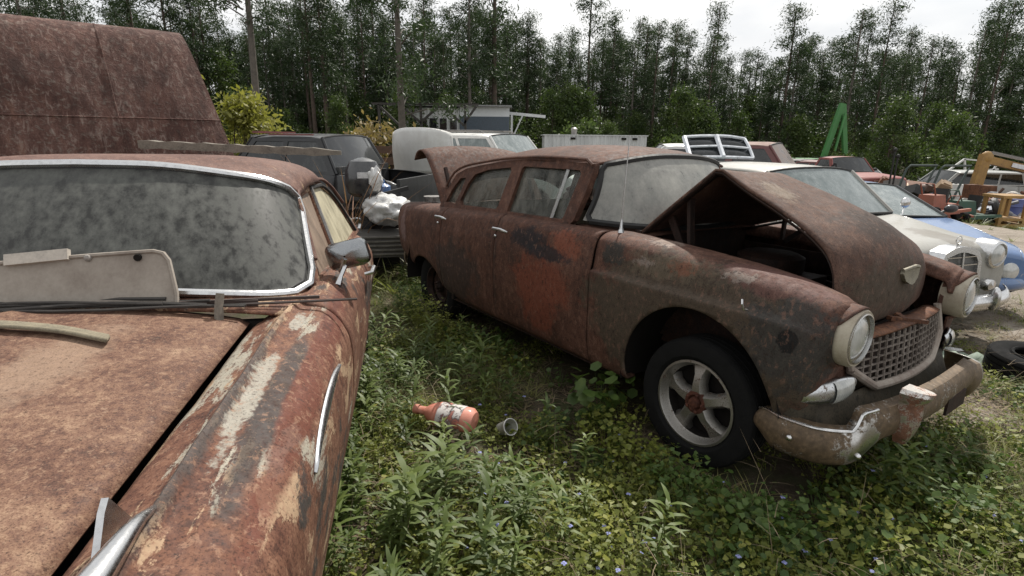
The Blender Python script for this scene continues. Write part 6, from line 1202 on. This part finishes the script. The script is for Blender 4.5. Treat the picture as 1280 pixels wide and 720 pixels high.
def tree(k, x, y, sc, label, group, name='pine_tree', cmat=None):
    t = thing(name, label, 'tree', (x, y, gz(x, y) - .05), rnd.uniform(0, 360), group); t.scale = (sc, sc, sc * rnd.uniform(.92, 1.1))
    for me, nm_ in ((TV[k][0], 'trunk'), (TV[k][1], 'crown')): o = bpy.data.objects.new(nm_, me); COL.objects.link(o); o.parent = t
rt = random.Random(77)
for i in range(270):     # the front ranks of the wood
    az = -46 + 96 * (i + rt.random() * 3) / 272; d = rt.uniform(40, 54) if az > -2 else rt.uniform(31, 46); x, y = d * math.tan(R(az)), d
    sc = rt.uniform(.50, .84) * (1.22 if rt.random() < .16 else 1) * (1.0 if az > -2 else 1.05) * (1.2 if az > 24 else 1); tree(rt.randrange(7), x, y, sc, 'slender pine among the ranks of the wood behind the yard', 'pines in the wood')
for i in range(74):
    az = -44 + 92 * (i + rt.random()) / 74; d = rt.uniform(34, 46) if az > -2 else rt.uniform(28, 40); x, y = d * math.tan(R(az)), d
    tree(7 + rt.randrange(4), x, y, rt.uniform(.4, .8), 'leafy undergrowth tree at the foot of the pines', 'undergrowth trees in the wood', 'undergrowth_tree')
tree(1, -9.5, 21, 1.0, 'tall pine closest to the yard, left of the site office', None); tree(3, -4.6, 24, 1.05, 'tall pine beside the dark steel roof frame', None); tree(5, -1.2, 33, 1.1, 'tall pine right behind the pale gantry arm', None)
# deeper wood as one mass
r = np.random.default_rng(9); n = 300; az = np.radians(r.uniform(-48, 50, n)); d = r.uniform(55, 80, n); Vs, Ts = [], []; k0 = 0; mt = MB()
for a, dd in zip(az, d):
    x, y = dd * math.tan(a), dd; h = r.uniform(7, 11); z = gz(x, y); mt.tube([(x, y, z), (x + r.normal(0, .15), y, z + h)], [.17, .05], 5, False)
tag(mt.build('far_trunks', BARK, fix=False), 'dense far trunks deep in the wood', 'wood', kind='stuff')
n = 95000; az = np.radians(r.uniform(-48, 50, n)); d = r.uniform(56, 82, n); hh = np.where(r.random(n) < .55, r.uniform(0, 4.2, n), r.uniform(3, 10, n) * (.75 + .25 * np.sin(az * 40) * np.sin(az * 13 + 1))); P = np.stack([d * np.tan(az), d, hh - 1.0], 1)
s = r.uniform(.12, .34, n)[:, None]; d1 = r.normal(0, 1, (n, 3)); d1 /= np.linalg.norm(d1, axis=1)[:, None]; d2 = np.cross(d1, r.normal(0, 1, (n, 3))); d2 /= np.linalg.norm(d2, axis=1)[:, None]
V = np.stack([P - d1 * s, P + d2 * s * .5, P + d1 * s, P - d2 * s * .5], 1).reshape(-1, 3); k = np.arange(n)[:, None] * 4; T = np.stack([k + [0, 1, 2], k + [0, 2, 3]], 1).reshape(-1, 3)
o = bpy.data.objects.new('far_foliage', veg_mesh('far_foliage', V, T, np.repeat(r.random(n), 4), LT[0])); COL.objects.link(o); tag(o, 'dark foliage mass deep in the wood', 'wood', kind='stuff')
# shrubs
def shrub(name, label, x, y, H, W, mat, seed, leaf=.07, per=120, n=24):
    t = thing(name, label, 'shrub', (x, y, gz(x, y))); r = random.Random(seed); cs, br = [], []
    for i in range(n): a = r.uniform(0, 6.28); z = H * r.uniform(.12, .95); q = W * math.sin(math.pi * (.18 + .72 * z / H)) * r.uniform(.2, 1); c = (q * math.cos(a), q * math.sin(a), z); cs.append((c, .2)); br.append(((0, 0, z * .4), c))
    me = trunk_mesh(seed, H * .8, .04, br); me.materials.append(BARK); o = bpy.data.objects.new('stem', me); COL.objects.link(o); o.parent = t; o = bpy.data.objects.new('crown', crown_mesh(seed, cs, leaf, per, 1.0, mat, .9)); COL.objects.link(o); o.parent = t
shrub('yellow_shrub', 'yellow-green feathery shrub beside the rusted tank', -6.6, 13.8, 2.5, .95, LT[2], 5, .07, 150, 34)
shrub('dry_shrub', 'tawny dry shrub behind the timber rails', -3.1, 12.6, 1.9, .9, leafmat('tawny leaves', (.12, .085, .03), (.20, .15, .06), (.30, .23, .10)), 6)
for k in range(9): az = -22 + 7.6 * k; x, y = 29 * math.tan(R(az)), 29; shrub('verge_shrub', 'green shrub on the verge at the edge of the wood', x + rt.uniform(-1, 1), y + rt.uniform(-3, 4), rt.uniform(1.6, 3.0), rt.uniform(1.0, 1.8), LT[1], 20 + k, .10, 110, 22)
for o in COL.objects:
    if o.name.startswith('verge_shrub'): o['group'] = 'shrubs along the wood edge'
